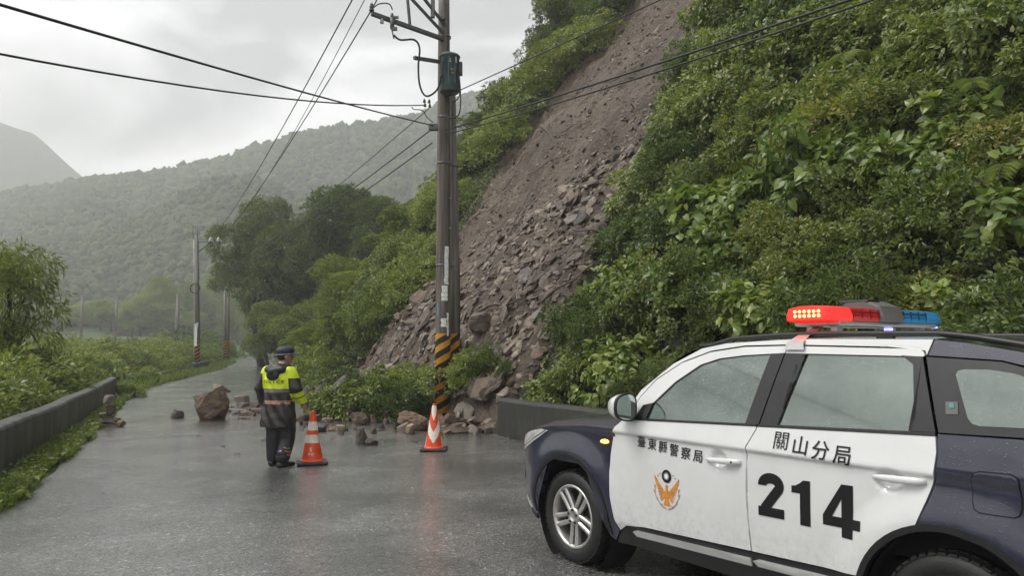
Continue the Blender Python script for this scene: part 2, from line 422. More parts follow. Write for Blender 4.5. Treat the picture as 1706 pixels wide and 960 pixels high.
# ------------------------------------------------------------------ police car
m_white, t, p = new_mat('white_paint')
p.inputs['Base Color'].default_value = (.80, .81, .80, 1); p.inputs['Roughness'].default_value = .22
p.inputs['Coat Weight'].default_value = .6; p.inputs['Coat Roughness'].default_value = .06
rd = t.nodes.new('ShaderNodeTexVoronoi'); rd.inputs['Scale'].default_value = 70; tcx = t.nodes.new('ShaderNodeTexCoord'); t.links.new(tcx.outputs['Object'], rd.inputs['Vector'])
c = ramp(t, [(.3, (.66, .67, .66)), (.6, (.73, .735, .73))], tex_noise(t, 2.4, 7, .65)); 
sxw = t.nodes.new('ShaderNodeSeparateXYZ'); t.links.new(tcx.outputs['Object'], sxw.inputs[0])
mw = t.nodes.new('ShaderNodeMapRange'); mw.inputs['From Min'].default_value = .75; mw.inputs['From Max'].default_value = .35; t.links.new(sxw.outputs[2], mw.inputs['Value'])
mwm = t.nodes.new('ShaderNodeMath'); mwm.operation = 'MULTIPLY'; t.links.new(mw.outputs[0], mwm.inputs[0]); t.links.new(ramp(t, [(.45, (0, 0, 0)), (.75, (.5, .5, .5))], tex_noise(t, 26, 7, .75)), mwm.inputs[1])
mxd = t.nodes.new('ShaderNodeMix'); mxd.data_type = 'RGBA'; t.links.new(mwm.outputs[0], mxd.inputs['Factor']); t.links.new(c, mxd.inputs['A']); mxd.inputs['B'].default_value = (.22, .18, .14, 1); t.links.new(mxd.outputs['Result'], p.inputs['Base Color'])
def drops(t, p, scale=70, strength=.35, keep=.25, inp='Normal'):
    """scattered rain beads as fine relief"""
    v = t.nodes.new('ShaderNodeTexVoronoi'); v.inputs['Scale'].default_value = scale
    c = t.nodes.new('ShaderNodeTexCoord'); t.links.new(c.outputs['Object'], v.inputs['Vector'])
    r = t.nodes.new('ShaderNodeMapRange'); r.inputs['From Min'].default_value = .0; r.inputs['From Max'].default_value = keep
    r.inputs['To Min'].default_value = 1; r.inputs['To Max'].default_value = 0; r.interpolation_type = 'SMOOTHSTEP'
    t.links.new(v.outputs['Distance'], r.inputs['Value'])
    sc = t.nodes.new('ShaderNodeSeparateColor'); t.links.new(v.outputs['Color'], sc.inputs[0])
    gt = t.nodes.new('ShaderNodeMath'); gt.operation = 'GREATER_THAN'; gt.inputs[1].default_value = .45; t.links.new(sc.outputs[0], gt.inputs[0])
    mu = t.nodes.new('ShaderNodeMath'); mu.operation = 'MULTIPLY'; t.links.new(r.outputs[0], mu.inputs[0]); t.links.new(gt.outputs[0], mu.inputs[1])
    b = t.nodes.new('ShaderNodeBump'); b.inputs['Strength'].default_value = strength; b.inputs['Distance'].default_value = .004
    t.links.new(mu.outputs[0], b.inputs['Height']); t.links.new(b.outputs['Normal'], p.inputs[inp])
drops(t, p, 90, .25)
m_navy, t, p = new_mat('navy_paint')
c = ramp(t, [(.35, (.014, .016, .034)), (.65, (.026, .028, .054))], tex_noise(t, 3, 6, .6)); t.links.new(c, p.inputs['Base Color'])
p.inputs['Roughness'].default_value = .3; p.inputs['Coat Weight'].default_value = .9; p.inputs['Coat Roughness'].default_value = .07; drops(t, p, 75, .5, .3); drops(t, p, 75, .35, .3, 'Coat Normal')
m_blk = simple('black_trim', (.012, .012, .013), .4, var=.25)
m_gloss = simple('gloss_black_pillar', (.016, .016, .018), .28, var=.2, coat=.3)
m_gap = simple('dark_gap', (.004, .004, .004), .9)
m_tyre = simple('tyre_rubber', (.014, .014, .014), .55, var=.35, vscale=20, bmp=.3)
m_rim = simple('alloy_rim', (.58, .57, .54), .36, metal=.8, var=.2, vscale=14)
m_hub = simple('dark_hub', (.02, .02, .02), .6)
m_chrome = simple('satin_chrome', (.62, .62, .61), .28, metal=.35, var=.08)
m_ink = simple('black_lettering', (.006, .006, .007), .35)
m_orange = simple('orange_emblem', (.62, .26, .05), .4, var=.3, vscale=40)
m_whitedecal = simple('white_decal', (.8, .8, .79), .4, var=.03)
m_lens = simple('clear_lens', (.55, .55, .52), .08, var=.25, vscale=30, coat=1)
m_alu = simple('aluminium', (.55, .55, .55), .35, metal=.6, var=.1)
m_gray = simple('grey_plastic', (.13, .125, .125), .45, var=.12)
# window glass with a reflective film, rain beads on it
m_film, t, p = new_mat('filmed_glass')
c = ramp(t, [(.35, (.20, .232, .214)), (.65, (.265, .30, .278))], tex_noise(t, 1.6, 5, .6)); t.links.new(c, p.inputs['Base Color'])
p.inputs['Metallic'].default_value = .86; p.inputs['Roughness'].default_value = .07; drops(t, p, 120, .45, .30)
m_mirror = simple('mirror_glass', (.55, .62, .6), .06, metal=.95, var=.05)
m_red = simple('red_lens', (.62, .02, .02), .12, var=.2, vscale=60, coat=.6)
m_redlit = emit('lit_red_lens', (1.0, .03, .02), .45, (.7, .03, .03))
m_led = emit('amber_red_led', (1.0, .36, .05), 14)
m_blue = simple('blue_lens', (.03, .27, .55), .12, var=.2, vscale=60, coat=.6)
m_blueglow = emit('blue_violet_lamp', (.30, .28, 1.0), 1.4)
m_marker = emit('lit_amber_marker', (1.0, .42, .05), 4.0)

CAR_ANG = R(34)
P0 = gpix(950, 940)
car = empty('police_car', (P0.x + .9 * math.cos(CAR_ANG), P0.y + .9 * math.sin(CAR_ANG), road_h(P0.x, P0.y) - .005), R(90) + CAR_ANG)
tag(car, 'white and navy police patrol SUV numbered 214 with red and blue roof light bar', 'car')

def CO(s, h):
    """outward offset of the body side from the wheel plane"""
    o = .012 * math.sin(max(0, min(1, (h - .4) / .6)) * math.pi)
    o += .020 * sstep(1.022, 1.058, h) - .25 * max(0, min(h, 1.18) - 1.06)
    if h > 1.18: o -= .29 * (h - 1.18) + .10 * (h - 1.18) ** 2
    if h < .42: o -= .35 * (.42 - h)
    if s < -.40: o -= .95 * (-.40 - s) ** 2
    if s > 3.1: o -= .35 * (s - 3.1) ** 2
    for c0 in (0.01, 2.815):                                   # flared arches
        rr_ = math.hypot(s - c0, h - .36); o += .028 * sstep(.66, .47, rr_)
    for (hs, hh, rx) in ((1.47, .963, .078), (2.535, .995, .085)):   # scoops behind the door handles
        q = math.hypot((s - hs) / rx, (h - hh) / .066)
        o -= .026 * sstep(1.0, .4, q)
    return o
def cpt(s, h, of=0, side=1): return (-s, side * (.9 + CO(s, h) + of), h)

def panel(name, outline, mats, of=0.0, thick=.02, step=.05, sides=(1, -1), parent=car, hole=None, ret=False):
    res = []
    bm = bmesh.new(); vs = [bm.verts.new((s, 0, h)) for s, h in outline]; bm.faces.new(vs)
    bmesh.ops.triangulate(bm, faces=bm.faces[:])
    s0, s1 = min(q[0] for q in outline), max(q[0] for q in outline); h0, h1 = min(q[1] for q in outline), max(q[1] for q in outline)
    k = math.floor(s0 / step) + 1
    while k * step < s1:
        bmesh.ops.bisect_plane(bm, geom=bm.verts[:] + bm.edges[:] + bm.faces[:], plane_co=(k * step, 0, 0), plane_no=(1, 0, 0)); k += 1
    k = math.floor(h0 / step) + 1
    while k * step < h1:
        bmesh.ops.bisect_plane(bm, geom=bm.verts[:] + bm.edges[:] + bm.faces[:], plane_co=(0, 0, k * step), plane_no=(0, 0, 1)); k += 1
    bmesh.ops.remove_doubles(bm, verts=bm.verts[:], dist=1e-5)
    bm.verts.index_update()
    base = [(v.co.x, v.co.z) for v in bm.verts]; faces = [[v.index for v in f.verts] for f in bm.faces]
    rim = [(e.verts[0].index, e.verts[1].index) for e in bm.edges if len(e.link_faces) == 1]; bm.free()
    for sd in sides:
        mb = MB(); mb.add([cpt(s, h, of, sd) for s, h in base], faces, 0, True)
        for (i, j) in rim:
            a_, b_ = base[i], base[j]
            mb.add([cpt(*a_, of, sd), cpt(*b_, of, sd), cpt(*b_, of - thick, sd), cpt(*a_, of - thick, sd)], [(0, 1, 2, 3)], 0, False)
        me = mb.mesh(name, mats, False)
        # orient the skin outward
        e_ = 1e-3; nrm = []
        bm = bmesh.new(); bm.from_mesh(me)
        for f in bm.faces:
            if f.smooth and f.normal.y * sd < 0: f.normal_flip()
        bm.to_mesh(me); bm.free()
        for vtx in me.vertices:
            s, h = -vtx.co.x, vtx.co.z
            ds = (CO(s + e_, h) - CO(s - e_, h)) / (2 * e_); dh = (CO(s, h + e_) - CO(s, h - e_)) / (2 * e_)
            nrm.append(Vector((ds, sd, -dh)).normalized())
        nv = len(base); ln = [(0, 0, 0)] * len(me.loops)
        for pl_ in me.polygons:
            for li in pl_.loop_indices:
                vi = me.loops[li].vertex_index
                ln[li] = tuple(nrm[vi]) if vi < nv else (0, 0, 0)
        me.normals_split_custom_set(ln)
        res.append(add_obj(name, me, parent if not isinstance(parent, (list, tuple)) else parent[0 if sd == 1 else 1]))
    return res

def arc(c0, r, a0, a1, n=18): return [(c0[0] + r * math.cos(R(a0 + (a1 - a0) * i / n)), c0[1] + r * math.sin(R(a0 + (a1 - a0) * i / n))) for i in range(n + 1)]
FW, RW = (.01, .36), (2.815, .36); AR = .445
# front wing with bumper corner
front = [(-.90, .30), (-.93, .45), (-.93, .66), (-.90, .78), (-.80, .86), (-.68, .92), (-.5, .975), (-.2, 1.025), (.2, 1.065), (.555, 1.10), (.64, 1.15), (.595, 1.145), (.535, 1.07), (.508, 1.047), (.479, .891), (.470, .76), (.487, .589), (.523, .446), (.560, .36), (.50, .275)]
front += arc(FW, AR, -8, 188)
front += [(-.50, .24), (-.75, .24)]
panel('front_wing', front, m_navy, 0, .05)
# doors
fd = [(.62, 1.141), (.545, 1.085), (.52, 1.047), (.491, .891), (.482, .76), (.499, .589), (.535, .446), (.572, .364), (.63, .405), (.698, .42), (.818, .431), (1.697, .470), (1.686, .608), (1.674, .781), (1.673, .958), (1.683, 1.066), (1.743, 1.177), (1.742, 1.187)]
fdo = panel('front_door', fd, m_white, .004, .04, .02)
rd_ = [(1.754, 1.187), (1.752, 1.177), (1.692, 1.066), (1.682, .958), (1.683, .781), (1.695, .608), (1.706, .47), (2.30, .495), (2.388, .503)]
rd_ += [(2.423, .572), (2.473, .643), (2.553, .719), (2.645, .781), (2.675, .815), (2.716, .922), (2.756, 1.042), (2.765, 1.155), (2.754, 1.229)]
rdo = panel('rear_door', rd_, m_white, .004, .04, .02)
# rear quarter
rq = [(2.764, 1.240), (2.775, 1.155), (2.766, 1.042), (2.726, .922), (2.685, .815), (2.655, .781)]
rq += [q for q in arc(RW, AR, 110, -10, 14)] + [(3.35, .27), (3.62, .30), (3.68, .5), (3.70, .8), (3.66, 1.05), (3.60, 1.26)]
panel('rear_quarter', rq, m_navy, 0, .05)
# sill
sill = [(.505, .262), (.565, .352), (.63, .395), (.70, .411), (.818, .422), (1.70, .460), (2.38, .492), (2.372, .36), (2.40, .27)]
panel('sill', sill, m_blk, -.004, .04)
for (a_, b_) in ((.69, 1.692), (1.706, 2.375)):
    hh = lambda s: .386 + (s - .68) * .0403
    panel('sill_trim', [(a_, hh(a_) - .012), (a_ + .03, hh(a_) - .04), (b_, hh(b_) - .047), (b_, hh(b_)), (a_ + .04, hh(a_) + .004)], m_chrome, .010, .015)
# arch lips
for c0 in (FW, RW):
    panel('arch_trim', arc(c0, AR + .028, 186, -6, 30) + arc(c0, AR - .004, -6, 186, 30), m_blk, .006, .04)
# black moulding under the side glass
panel('belt_moulding', [(.68, 1.1435), (1.744, 1.190), (1.747, 1.203), (.70, 1.157)], m_blk, .008, .03, parent=fdo)
panel('belt_moulding', [(1.756, 1.190), (2.756, 1.231), (2.752, 1.247), (1.760, 1.203)], m_blk, .008, .03, parent=rdo)
# glass house
glassF = [(.83, 1.15), (.868, 1.268), (1.033, 1.425), (1.222, 1.546), (1.368, 1.59), (1.556, 1.611), (1.770, 1.622), (1.675, 1.18)]
glassR = [(1.935, 1.624), (2.605, 1.617), (2.665, 1.235), (1.872, 1.195)]
panel('window', glassF, m_film, -.010, .004, parent=fdo); panel('window', glassR, m_film, -.010, .004, parent=rdo)
panel('roof_side', [(.60, 1.16), (.737, 1.352), (.983, 1.538), (1.205, 1.643), (1.401, 1.676), (1.809, 1.695), (2.052, 1.697), (2.685, 1.689), (2.664, 1.612), (2.655, 1.634), (2.640, 1.645), (2.620, 1.651), (1.856, 1.668), (1.549, 1.663), (1.287, 1.629), (1.064, 1.556), (.86, 1.435), (.742, 1.312), (.65, 1.165)], m_white, .0, .06)
panel('window_frame', [(.66, 1.170), (.748, 1.306), (.866, 1.427), (1.064, 1.546), (1.287, 1.619), (1.549, 1.653), (1.852, 1.659), (1.848, 1.618), (1.753, 1.614), (1.558, 1.602), (1.371, 1.580), (1.227, 1.538), (1.039, 1.420), (.877, 1.272), (.785, 1.252), (.73, 1.172)], m_white, .002, .03, parent=fdo)
panel('window_frame', [(1.858, 1.659), (2.612, 1.642), (2.634, 1.637), (2.648, 1.626), (2.655, 1.611), (2.652, 1.605), (1.855, 1.617)], m_white, .002, .03, parent=rdo)
panel('sail_panel', [(.73, 1.152), (.785, 1.250), (.875, 1.271), (.838, 1.155)], m_gloss, .004, .03, parent=fdo)
panel('pillar', [(1.752, 1.6135), (1.846, 1.6165), (1.756, 1.203), (1.662, 1.198)], m_gloss, .003, .012, parent=fdo)
panel('pillar', [(1.854, 1.6155), (1.99, 1.6135), (1.965, 1.608), (1.95, 1.598), (1.942, 1.575), (1.883, 1.207), (1.766, 1.203)], m_gloss, .003, .012, parent=rdo)
panel('pillar', [(2.54, 1.6095), (2.647, 1.604), (2.752, 1.248), (2.625, 1.243), (2.640, 1.249), (2.648, 1.262), (2.650, 1.28), (2.606, 1.565), (2.600, 1.583), (2.589, 1.597), (2.568, 1.606)], m_gloss, .003, .012, parent=rdo)
qp = [(2.664, 1.603), (3.004, 1.583), (3.10, 1.558), (3.30, 1.48), (3.52, 1.34), (3.55, 1.27), (2.765, 1.247)]
panel('quarter_panel', qp, m_gloss, .0, .03)
panel('quarter_window', [(2.815, 1.520), (2.822, 1.538), (2.85, 1.546), (2.955, 1.547), (3.057, 1.533), (3.20, 1.49), (3.32, 1.43), (3.39, 1.36), (3.37, 1.315), (3.116, 1.298), (2.945, 1.292), (2.91, 1.30), (2.890, 1.322)], m_film, .004, .004)
panel('window_sticker', [(2.79, 1.335), (2.845, 1.338), (2.838, 1.395), (2.783, 1.392)], m_gray, .004, .003, sides=(1,))
panel('window_sticker', [(2.805, 1.365), (2.826, 1.366), (2.823, 1.388), (2.802, 1.387)], simple('teal_sticker', (.08, .28, .26), .4), .008, .003, sides=(1,))
panel('roof_side', [(2.694, 1.688), (2.85, 1.670), (3.10, 1.625), (3.36, 1.545), (3.52, 1.45), (3.60, 1.345), (3.56, 1.28), (3.53, 1.345), (3.31, 1.49), (3.107, 1.566), (3.004, 1.591), (2.672, 1.611)], m_navy, .0, .06)
# fuel flap
fl = [(2.918, .955), (2.92, 1.06), (2.932, 1.088), (2.955, 1.098), (3.082, 1.102), (3.108, 1.09), (3.117, 1.07), (3.119, .955), (3.108, .925), (3.088, .913), (2.95, .912), (2.927, .925)]
cx_, cy_ = 3.018, 1.005
panel('fuel_flap_gap', fl, m_gap, .0025, .002)
panel('fuel_flap', [((s - cx_) * .95 + cx_, (h - cy_) * .95 + cy_) for s, h in fl], m_navy, .005, .01)

# upper skin: hood, windscreen, roof, tailgate
def crossloft(name, st, mat, n=14, smooth=True, parent=car):
    """st: list of (s, half width, edge height, centre height, round)"""
    mb = MB(); k = 2 * n + 1
    for (s, w, he, hc, rp) in st:
        for j in range(k):
            u = (j - n) / n; y = w * u; z = he + (hc - he) * (1 - abs(u) ** rp)
            mb.v.append((-s + 0, y, z))
    for i in range(len(st) - 1):
        for j in range(k - 1): mb.f.append((i * k + j, i * k + j + 1, (i + 1) * k + j + 1, (i + 1) * k + j)); mb.m.append(0); mb.sm.append(smooth)
    return mb.build(name, mat, parent)
def yw(s, h): return .9 + CO(s, h)
he = [(-.93, .70), (-.90, .78), (-.80, .86), (-.68, .92), (-.5, .975), (-.2, 1.025), (.2, 1.065), (.555, 1.10), (.62, 1.128)]
hst = []
for s in np.linspace(-.92, .62, 24):
    e = ip(s, he); hst.append((s, yw(s, e), e, e + .035 + .055 * sstep(-.95, -.4, s), 3.2))
crossloft('hood', hst, m_navy)
wst = []
for k in range(9):
    u = k / 8; s = .56 + .66 * u; h = 1.155 + .49 * u ** .9
    wst.append((s + .02, yw(.60 + .62 * u, min(h, 1.643)) - .02, h, h + .02 + .01 * u, 2))
ws = [(.62 + .585 * u ** .95, u) for u in np.linspace(0, 1, 9)]
mb = MB(); n = 12
for s, u in ws:
    h = 1.16 + .483 * math.sin(u * math.pi / 2) ** .95; w = yw(s, h) - .012
    for j in range(2 * n + 1):
        q = (j - n) / n; mb.v.append((-(s - .20 * (1 - q * q) * (1 - .55 * u)), w * q, h + .035 * (1 - q * q) * u))
for i in range(len(ws) - 1):
    for j in range(2 * n): mb.f.append((i * (2 * n + 1) + j, i * (2 * n + 1) + j + 1, (i + 1) * (2 * n + 1) + j + 1, (i + 1) * (2 * n + 1) + j)); mb.m.append(0); mb.sm.append(True)
mb.build('windscreen', simple('windscreen_glass', (.03, .04, .038), .06, var=.1, coat=.5), car)
rt = [(1.205, 1.643), (1.401, 1.676), (1.809, 1.695), (2.052, 1.697), (2.685, 1.689), (2.85, 1.670), (3.10, 1.625), (3.36, 1.545), (3.52, 1.45)]
rst = []
for s in np.linspace(1.205, 3.45, 30):
    e = ip(s, rt); rst.append((s, yw(s, e), e, e + .016 * sstep(1.1, 1.5, s) + .006, 2.6))
ro = crossloft('roof', rst, m_white)
ro.data.materials.append(m_navy)
for pl_ in ro.data.polygons:
    if -pl_.center.x > 2.69: pl_.material_index = 1
# nose and tail
mb = MB(); n = 16
hs_ = [.24, .30, .45, .60, .70, .76]
for h in hs_:
    s = -ip(h, [(.24, .75), (.30, .90), (.45, .93), (.66, .93), (.76, .905)])
    w = yw(s, h)
    for j in range(2 * n + 1):
        q = (j - n) / n; mb.v.append((-(s - .16 * (1 - abs(q) ** 2.2)), w * q, h))
for i in range(len(hs_) - 1):
    for j in range(2 * n): mb.f.append((i * (2 * n + 1) + j, i * (2 * n + 1) + j + 1, (i + 1) * (2 * n + 1) + j + 1, (i + 1) * (2 * n + 1) + j)); mb.m.append(0 if h > .5 else 0); mb.sm.append(True)
mb.build('front_bumper', m_navy, car)
mb = MB(); mb.box((1.085, 0, .60), (.02, 1.05, .16), bev=.008); mb.build('grille', m_blk, car)
mb = MB()
for h, s in [(.27, 3.60), (.45, 3.66), (.8, 3.70), (1.05, 3.66), (1.26, 3.60), (1.345, 3.585), (1.45, 3.52), (1.56, 3.40)]:
    w = yw(s, min(h, 1.5)) - .01
    for j in range(2 * n + 1):
        q = (j - n) / n; mb.v.append((-(s + .09 * (1 - abs(q) ** 2.4)), w * q, h))
for i in range(7):
    for j in range(2 * n): mb.f.append((i * (2 * n + 1) + j, i * (2 * n + 1) + j + 1, (i + 1) * (2 * n + 1) + j + 1, (i + 1) * (2 * n + 1) + j)); mb.m.append(1 if 4 <= i else 0); mb.sm.append(True)
mb.build('tailgate', [m_navy, m_gloss], car)
# floor pan and wheel houses
mb = MB(); mb.box((-1.4, 0, .42), (4.2, 1.5, .30)); mb.build('underbody', m_gap, car)
mb = MB(); mb.box((-1.9, 0, .86), (2.6, 1.55, .5)); mb.build('cabin_tub', m_gap, car)
for c0 in (FW, RW):
    for sd in (1, -1):
        mb = MB(); mb.lathe([(.44, -.01), (.44, -.30), (.0, -.30)], 40, M=Matrix.Translation((-c0[0], sd * .885, c0[1])) @ Matrix.Rotation(R(-90 * sd), 4, 'X')); mb.build('wheel_house', m_gap, car)

# headlights, fog trim, side markers
for sd in (1, -1):
    def hp(s, h, of): return cpt(s, h, of, sd)
    panel('headlight', [(-.84, .835), (-.72, .892), (-.52, .958), (-.37, .988), (-.31, .985), (-.42, .930), (-.55, .868), (-.70, .808), (-.85, .772)], m_lens, .006, .02, sides=(sd,))
    panel('headlight_core', [(-.74, .860), (-.60, .912), (-.45, .952), (-.50, .915), (-.62, .860), (-.74, .82)], m_chrome, .009, .01, sides=(sd,))
    panel('headlight_trim', [(-.86, .765), (-.70, .800), (-.545, .860), (-.41, .924), (-.295, .984), (-.285, .978), (-.40, .912), (-.535, .846), (-.69, .785), (-.86, .748)], m_chrome, .008, .02, sides=(sd,))
    panel('side_marker', arc((.419, .967), .001, 0, 90, 1)[:0] + [(.375, .962), (.388, .977), (.42, .982), (.45, .978), (.462, .968), (.45, .957), (.42, .953), (.388, .955)], m_marker, .008, .01, sides=(sd,))
    panel('bumper_vent', [(-.90, .62), (-.70, .60), (-.70, .54), (-.90, .55)], m_blk, .004, .01, sides=(sd,))
    panel('bumper_trim', [(-.93, .40), (-.70, .34), (-.56, .32), (-.58, .30), (-.72, .315), (-.93, .37)], m_chrome, .008, .012, sides=(sd,))
    panel('lower_bumper', [(-.74, .31), (-.55, .295), (-.46, .285), (-.455, .245), (-.74, .245)], m_blk, .006, .012, sides=(sd,))

# door handles
for (dobj, hs, hh, tilt) in ((fdo, 1.51, .9635, .05), (rdo, 2.585, 1.0095, .03)):
    for i, sd in enumerate((1, -1)):
        o = .9 + CO(hs + .12, hh) + .006
        mb = MB(); pts = []; rad = []
        for u in np.linspace(-1, 1, 13):
            pts.append((-(hs + u * .132), sd * (o + .024 * (1 - u ** 4)), hh + u * .132 * tilt))
        n = 10; vs = []; fs = []
        for q, u in zip(pts, np.linspace(-1, 1, 13)):
            hz_ = .0185 * (1 - .45 * max(0, -u) ** 2) * (1 - .35 * abs(u) ** 8); dp = .012
            for k in range(n):
                a_ = 2 * math.pi * k / n; vs.append((q[0], q[1] + dp * math.cos(a_), q[2] + hz_ * math.sin(a_)))
        for r_ in range(12):
            for k in range(n): fs.append((r_ * n + k, r_ * n + (k + 1) % n, (r_ + 1) * n + (k + 1) % n, (r_ + 1) * n + k))
        fs += [tuple(range(n)), tuple(12 * n + k for k in range(n))]
        mb.add(vs, fs, 0, True); ho_ = mb.build('door_handle', m_white, dobj[i])
        if dobj is fdo:
            mb = MB(); mb.lathe([(.0, .003), (.006, .003), (.006, 0)], 12, M=Matrix.Translation((-(hs + .085), sd * (o + .033), hh + .004)) @ Matrix.Rotation(R(-90 * sd), 4, 'X'))
            mb.build('key_lock', m_blk, dobj[i])

# door mirrors
for i, sd in enumerate((1, -1)):
    mr = empty('door_mirror', (-.72, sd * .90, 1.235), 0, car)
    # housing: rounded shell, opening towards the rear
    mb = MB(); n = 20; prof = [(.00, .0), (.035, .45), (.075, .75), (.12, .93), (.165, 1.0), (.175, .985)]
    vs = []; fs = []
    for (dx, k_) in prof:
        for q in range(n):
            a_ = 2 * math.pi * q / n; e_ = 2 / 2.8
            yy = .098 * k_ * math.copysign(abs(math.cos(a_)) ** e_, math.cos(a_)); zz = .095 * k_ * math.copysign(abs(math.sin(a_)) ** e_, math.sin(a_))
            zz *= 1.0 + .12 * (yy / .098) * -1
            vs.append((.13 - dx, sd * (.11 + yy), zz + .005))
    for r_ in range(len(prof) - 1):
        for q in range(n): fs.append((r_ * n + q, r_ * n + (q + 1) % n, (r_ + 1) * n + (q + 1) % n, (r_ + 1) * n + q))
    mb.add(vs, fs, 0, True); mb.build('mirror_housing', m_white, mr)
    mb = MB(); ring = vs[-n:]; cy = Vector((-.045, sd * .11, .005))
    inner = [Vector(v) * .0 + Vector((-.047, cy.y + (v[1] - cy.y) * .90, cy.z + (v[2] - cy.z) * .90)) for v in ring]
    outr = [Vector((-.049, v[1] * 1.0 + (v[1] - cy.y) * .02, v[2] + (v[2] - cy.z) * .02)) for v in ring]
    outb = [Vector((-.028, v[1] + (v[1] - cy.y) * .025, v[2] + (v[2] - cy.z) * .025)) for v in ring]
    fs = [(q, (q + 1) % n, n + (q + 1) % n, n + q) for q in range(n)] + [(n + q, n + (q + 1) % n, 2 * n + (q + 1) % n, 2 * n + q) for q in range(n)]
    mb.add([tuple(v) for v in inner + outr + outb], fs, 0, False); mb.build('mirror_rim', m_blk, mr)
    mb = MB(); mb.add([(-.0475, v.y, v.z) for v in inner], [tuple(range(n))], 0, False); g_ = mb.build('mirror_glass', m_mirror, mr)
    mb = MB(); mb.box((.03, sd * .02, -.065), (.09, .10, .05), bev=.015); mb.build('mirror_foot', m_blk, mr)

# wheels
def wheel(c0, sd, name='wheel'):
    w = empty(name, (-c0[0], sd * .792, .352), 0, car)
    M = Matrix.Rotation(R(-90 * sd), 4, 'X')
    mb = MB(); prof = [(.235, .085), (.25, .102), (.285, .110), (.318, .104), (.338, .088), (.349, .06), (.352, .02), (.352, -.02), (.349, -.06), (.338, -.088), (.30, -.11), (.25, -.1), (.235, -.085)]
    mb.lathe(prof, 48, M=M)
    # tread blocks
    for k in range(44):
        a_ = 2 * math.pi * k / 44
        for (zz, off) in ((.078, 0), (.03, .5), (-.03, 0), (-.078, .5)):
            b_ = a_ + off * 2 * math.pi / 44; rr_ = .348 if abs(zz) < .05 else .341
            mb.box(M @ Vector((rr_ * math.cos(b_), rr_ * math.sin(b_), zz)), (.012, .034, .036), rot=(M @ Matrix.Rotation(b_, 4, 'Z')).to_3x3())
    mb.build('tyre', m_tyre, w)
    mb = MB()
    mb.lathe([(.243, .088), (.240, .098), (.230, .100), (.220, .094), (.214, .075), (.205, .02), (.2, -.08)], 48, M=M)
    for k in range(5):
        a0 = 2 * math.pi * (k + .25) / 5
        for dd in (-1, 1):
            # twin spokes bowing outward
            vs = []; rows = []
            for u in np.linspace(0, 1, 6):
                rr_ = .050 + .175 * u; an = a0
                hw = .0165 + .004 * u; zc = .072 - .004 * math.sin(u * math.pi) + .012 * u
                tdir = Vector((-math.sin(an), math.cos(an), 0)); c_ = Vector((rr_ * math.cos(an), rr_ * math.sin(an), 0)) + tdir * dd * (.025 + .010 * u)
                for (q, z_) in ((-hw, zc - .028), (-hw, zc), (-hw * .45, zc + .010), (hw * .45, zc + .010), (hw, zc), (hw, zc - .028)):
                    vs.append(M @ (c_ + tdir * q + Vector((0, 0, z_))))
            fs = []
            for r_ in range(5):
                for q in range(5): fs.append((r_ * 6 + q, r_ * 6 + q + 1, (r_ + 1) * 6 + q + 1, (r_ + 1) * 6 + q))
            mb.add(vs, fs, 0, False)
    mb.lathe([(.068, .04), (.068, .078), (.058, .088), (.036, .09), (.034, .084), (.0, .086)], 24, M=M)
    mb.build('rim', m_rim, w)
    mb = MB()
    for k in range(5):
        a0 = 2 * math.pi * (k + .75) / 5
        mb.lathe([(.0, .096), (.010, .096), (.012, .07)], 8, M=M @ Matrix.Translation((.049 * math.cos(a0), .049 * math.sin(a0), .004)))
    mb.lathe([(.215, .0), (.0, .0)], 32, M=M)
    mb.lathe([(.15, .012), (.15, .02), (.06, .022)], 32, M=M)
    mb.build('brake_and_nuts', m_hub, w)
for c0 in (FW, RW):
    for sd in (1, -1): wheel(c0, sd)

# roof rails
for sd in (1, -1):
    pts = []; m_rail = m_blk
    for s in np.linspace(1.12, 3.42, 26):
        e = ip(s, rt); up = .018 * sstep(1.12, 1.45, s) * sstep(3.42, 3.1, s); pts.append((-s, sd * (yw(s, e) - .075), e + up + .012))
    mb = MB(); mb.tube(pts, .017, 8)
    for s in (1.35, 2.4, 3.2): e = ip(s, rt); mb.box((-s, sd * (yw(s, e) - .075), e + .012), (.10, .026, .03), bev=.008)
    mb.build('roof_rail', m_rail, car)

# lettering, numbers and emblem: flat print that follows the door skin
def lift_mesh(me, s0, h0, sc, slope, of, sd=1):
    """print drawn in x (reading direction) and y (up): x runs towards the rear on this side"""
    for v in me.vertices:
        x, y = v.co.x * sc, v.co.y * sc
        s = s0 + x; h = h0 + y + slope * x
        v.co = Vector(cpt(s, h, of + .004, sd))
def subdivide(me, cut=.03):
    bm = bmesh.new(); bm.from_mesh(me); bmesh.ops.triangulate(bm, faces=bm.faces[:])
    for _ in range(3):
        ed = [e for e in bm.edges if e.calc_length() > cut]
        if not ed: break
        bmesh.ops.subdivide_edges(bm, edges=ed, cuts=1)
        bmesh.ops.triangulate(bm, faces=bm.faces[:])
    bm.to_mesh(me); bm.free()
def text_mesh(txt, offset=0.0, shear=0.0):
    cu = bpy.data.curves.new('txt', 'FONT'); cu.body = txt; cu.size = 1; cu.offset = offset; cu.shear = shear; cu.resolution_u = 3
    ob = bpy.data.objects.new('txt', cu); COL.objects.link(ob)
    me = bpy.data.meshes.new_from_object(ob); bpy.data.objects.remove(ob); bpy.data.curves.remove(cu)
    xs = [v.co.x for v in me.vertices]; ys = [v.co.y for v in me.vertices]
    cx, cy = (min(xs) + max(xs)) / 2, (min(ys) + max(ys)) / 2
    for v in me.vertices: v.co.x -= cx; v.co.y -= cy; v.co.z = 0
    return me
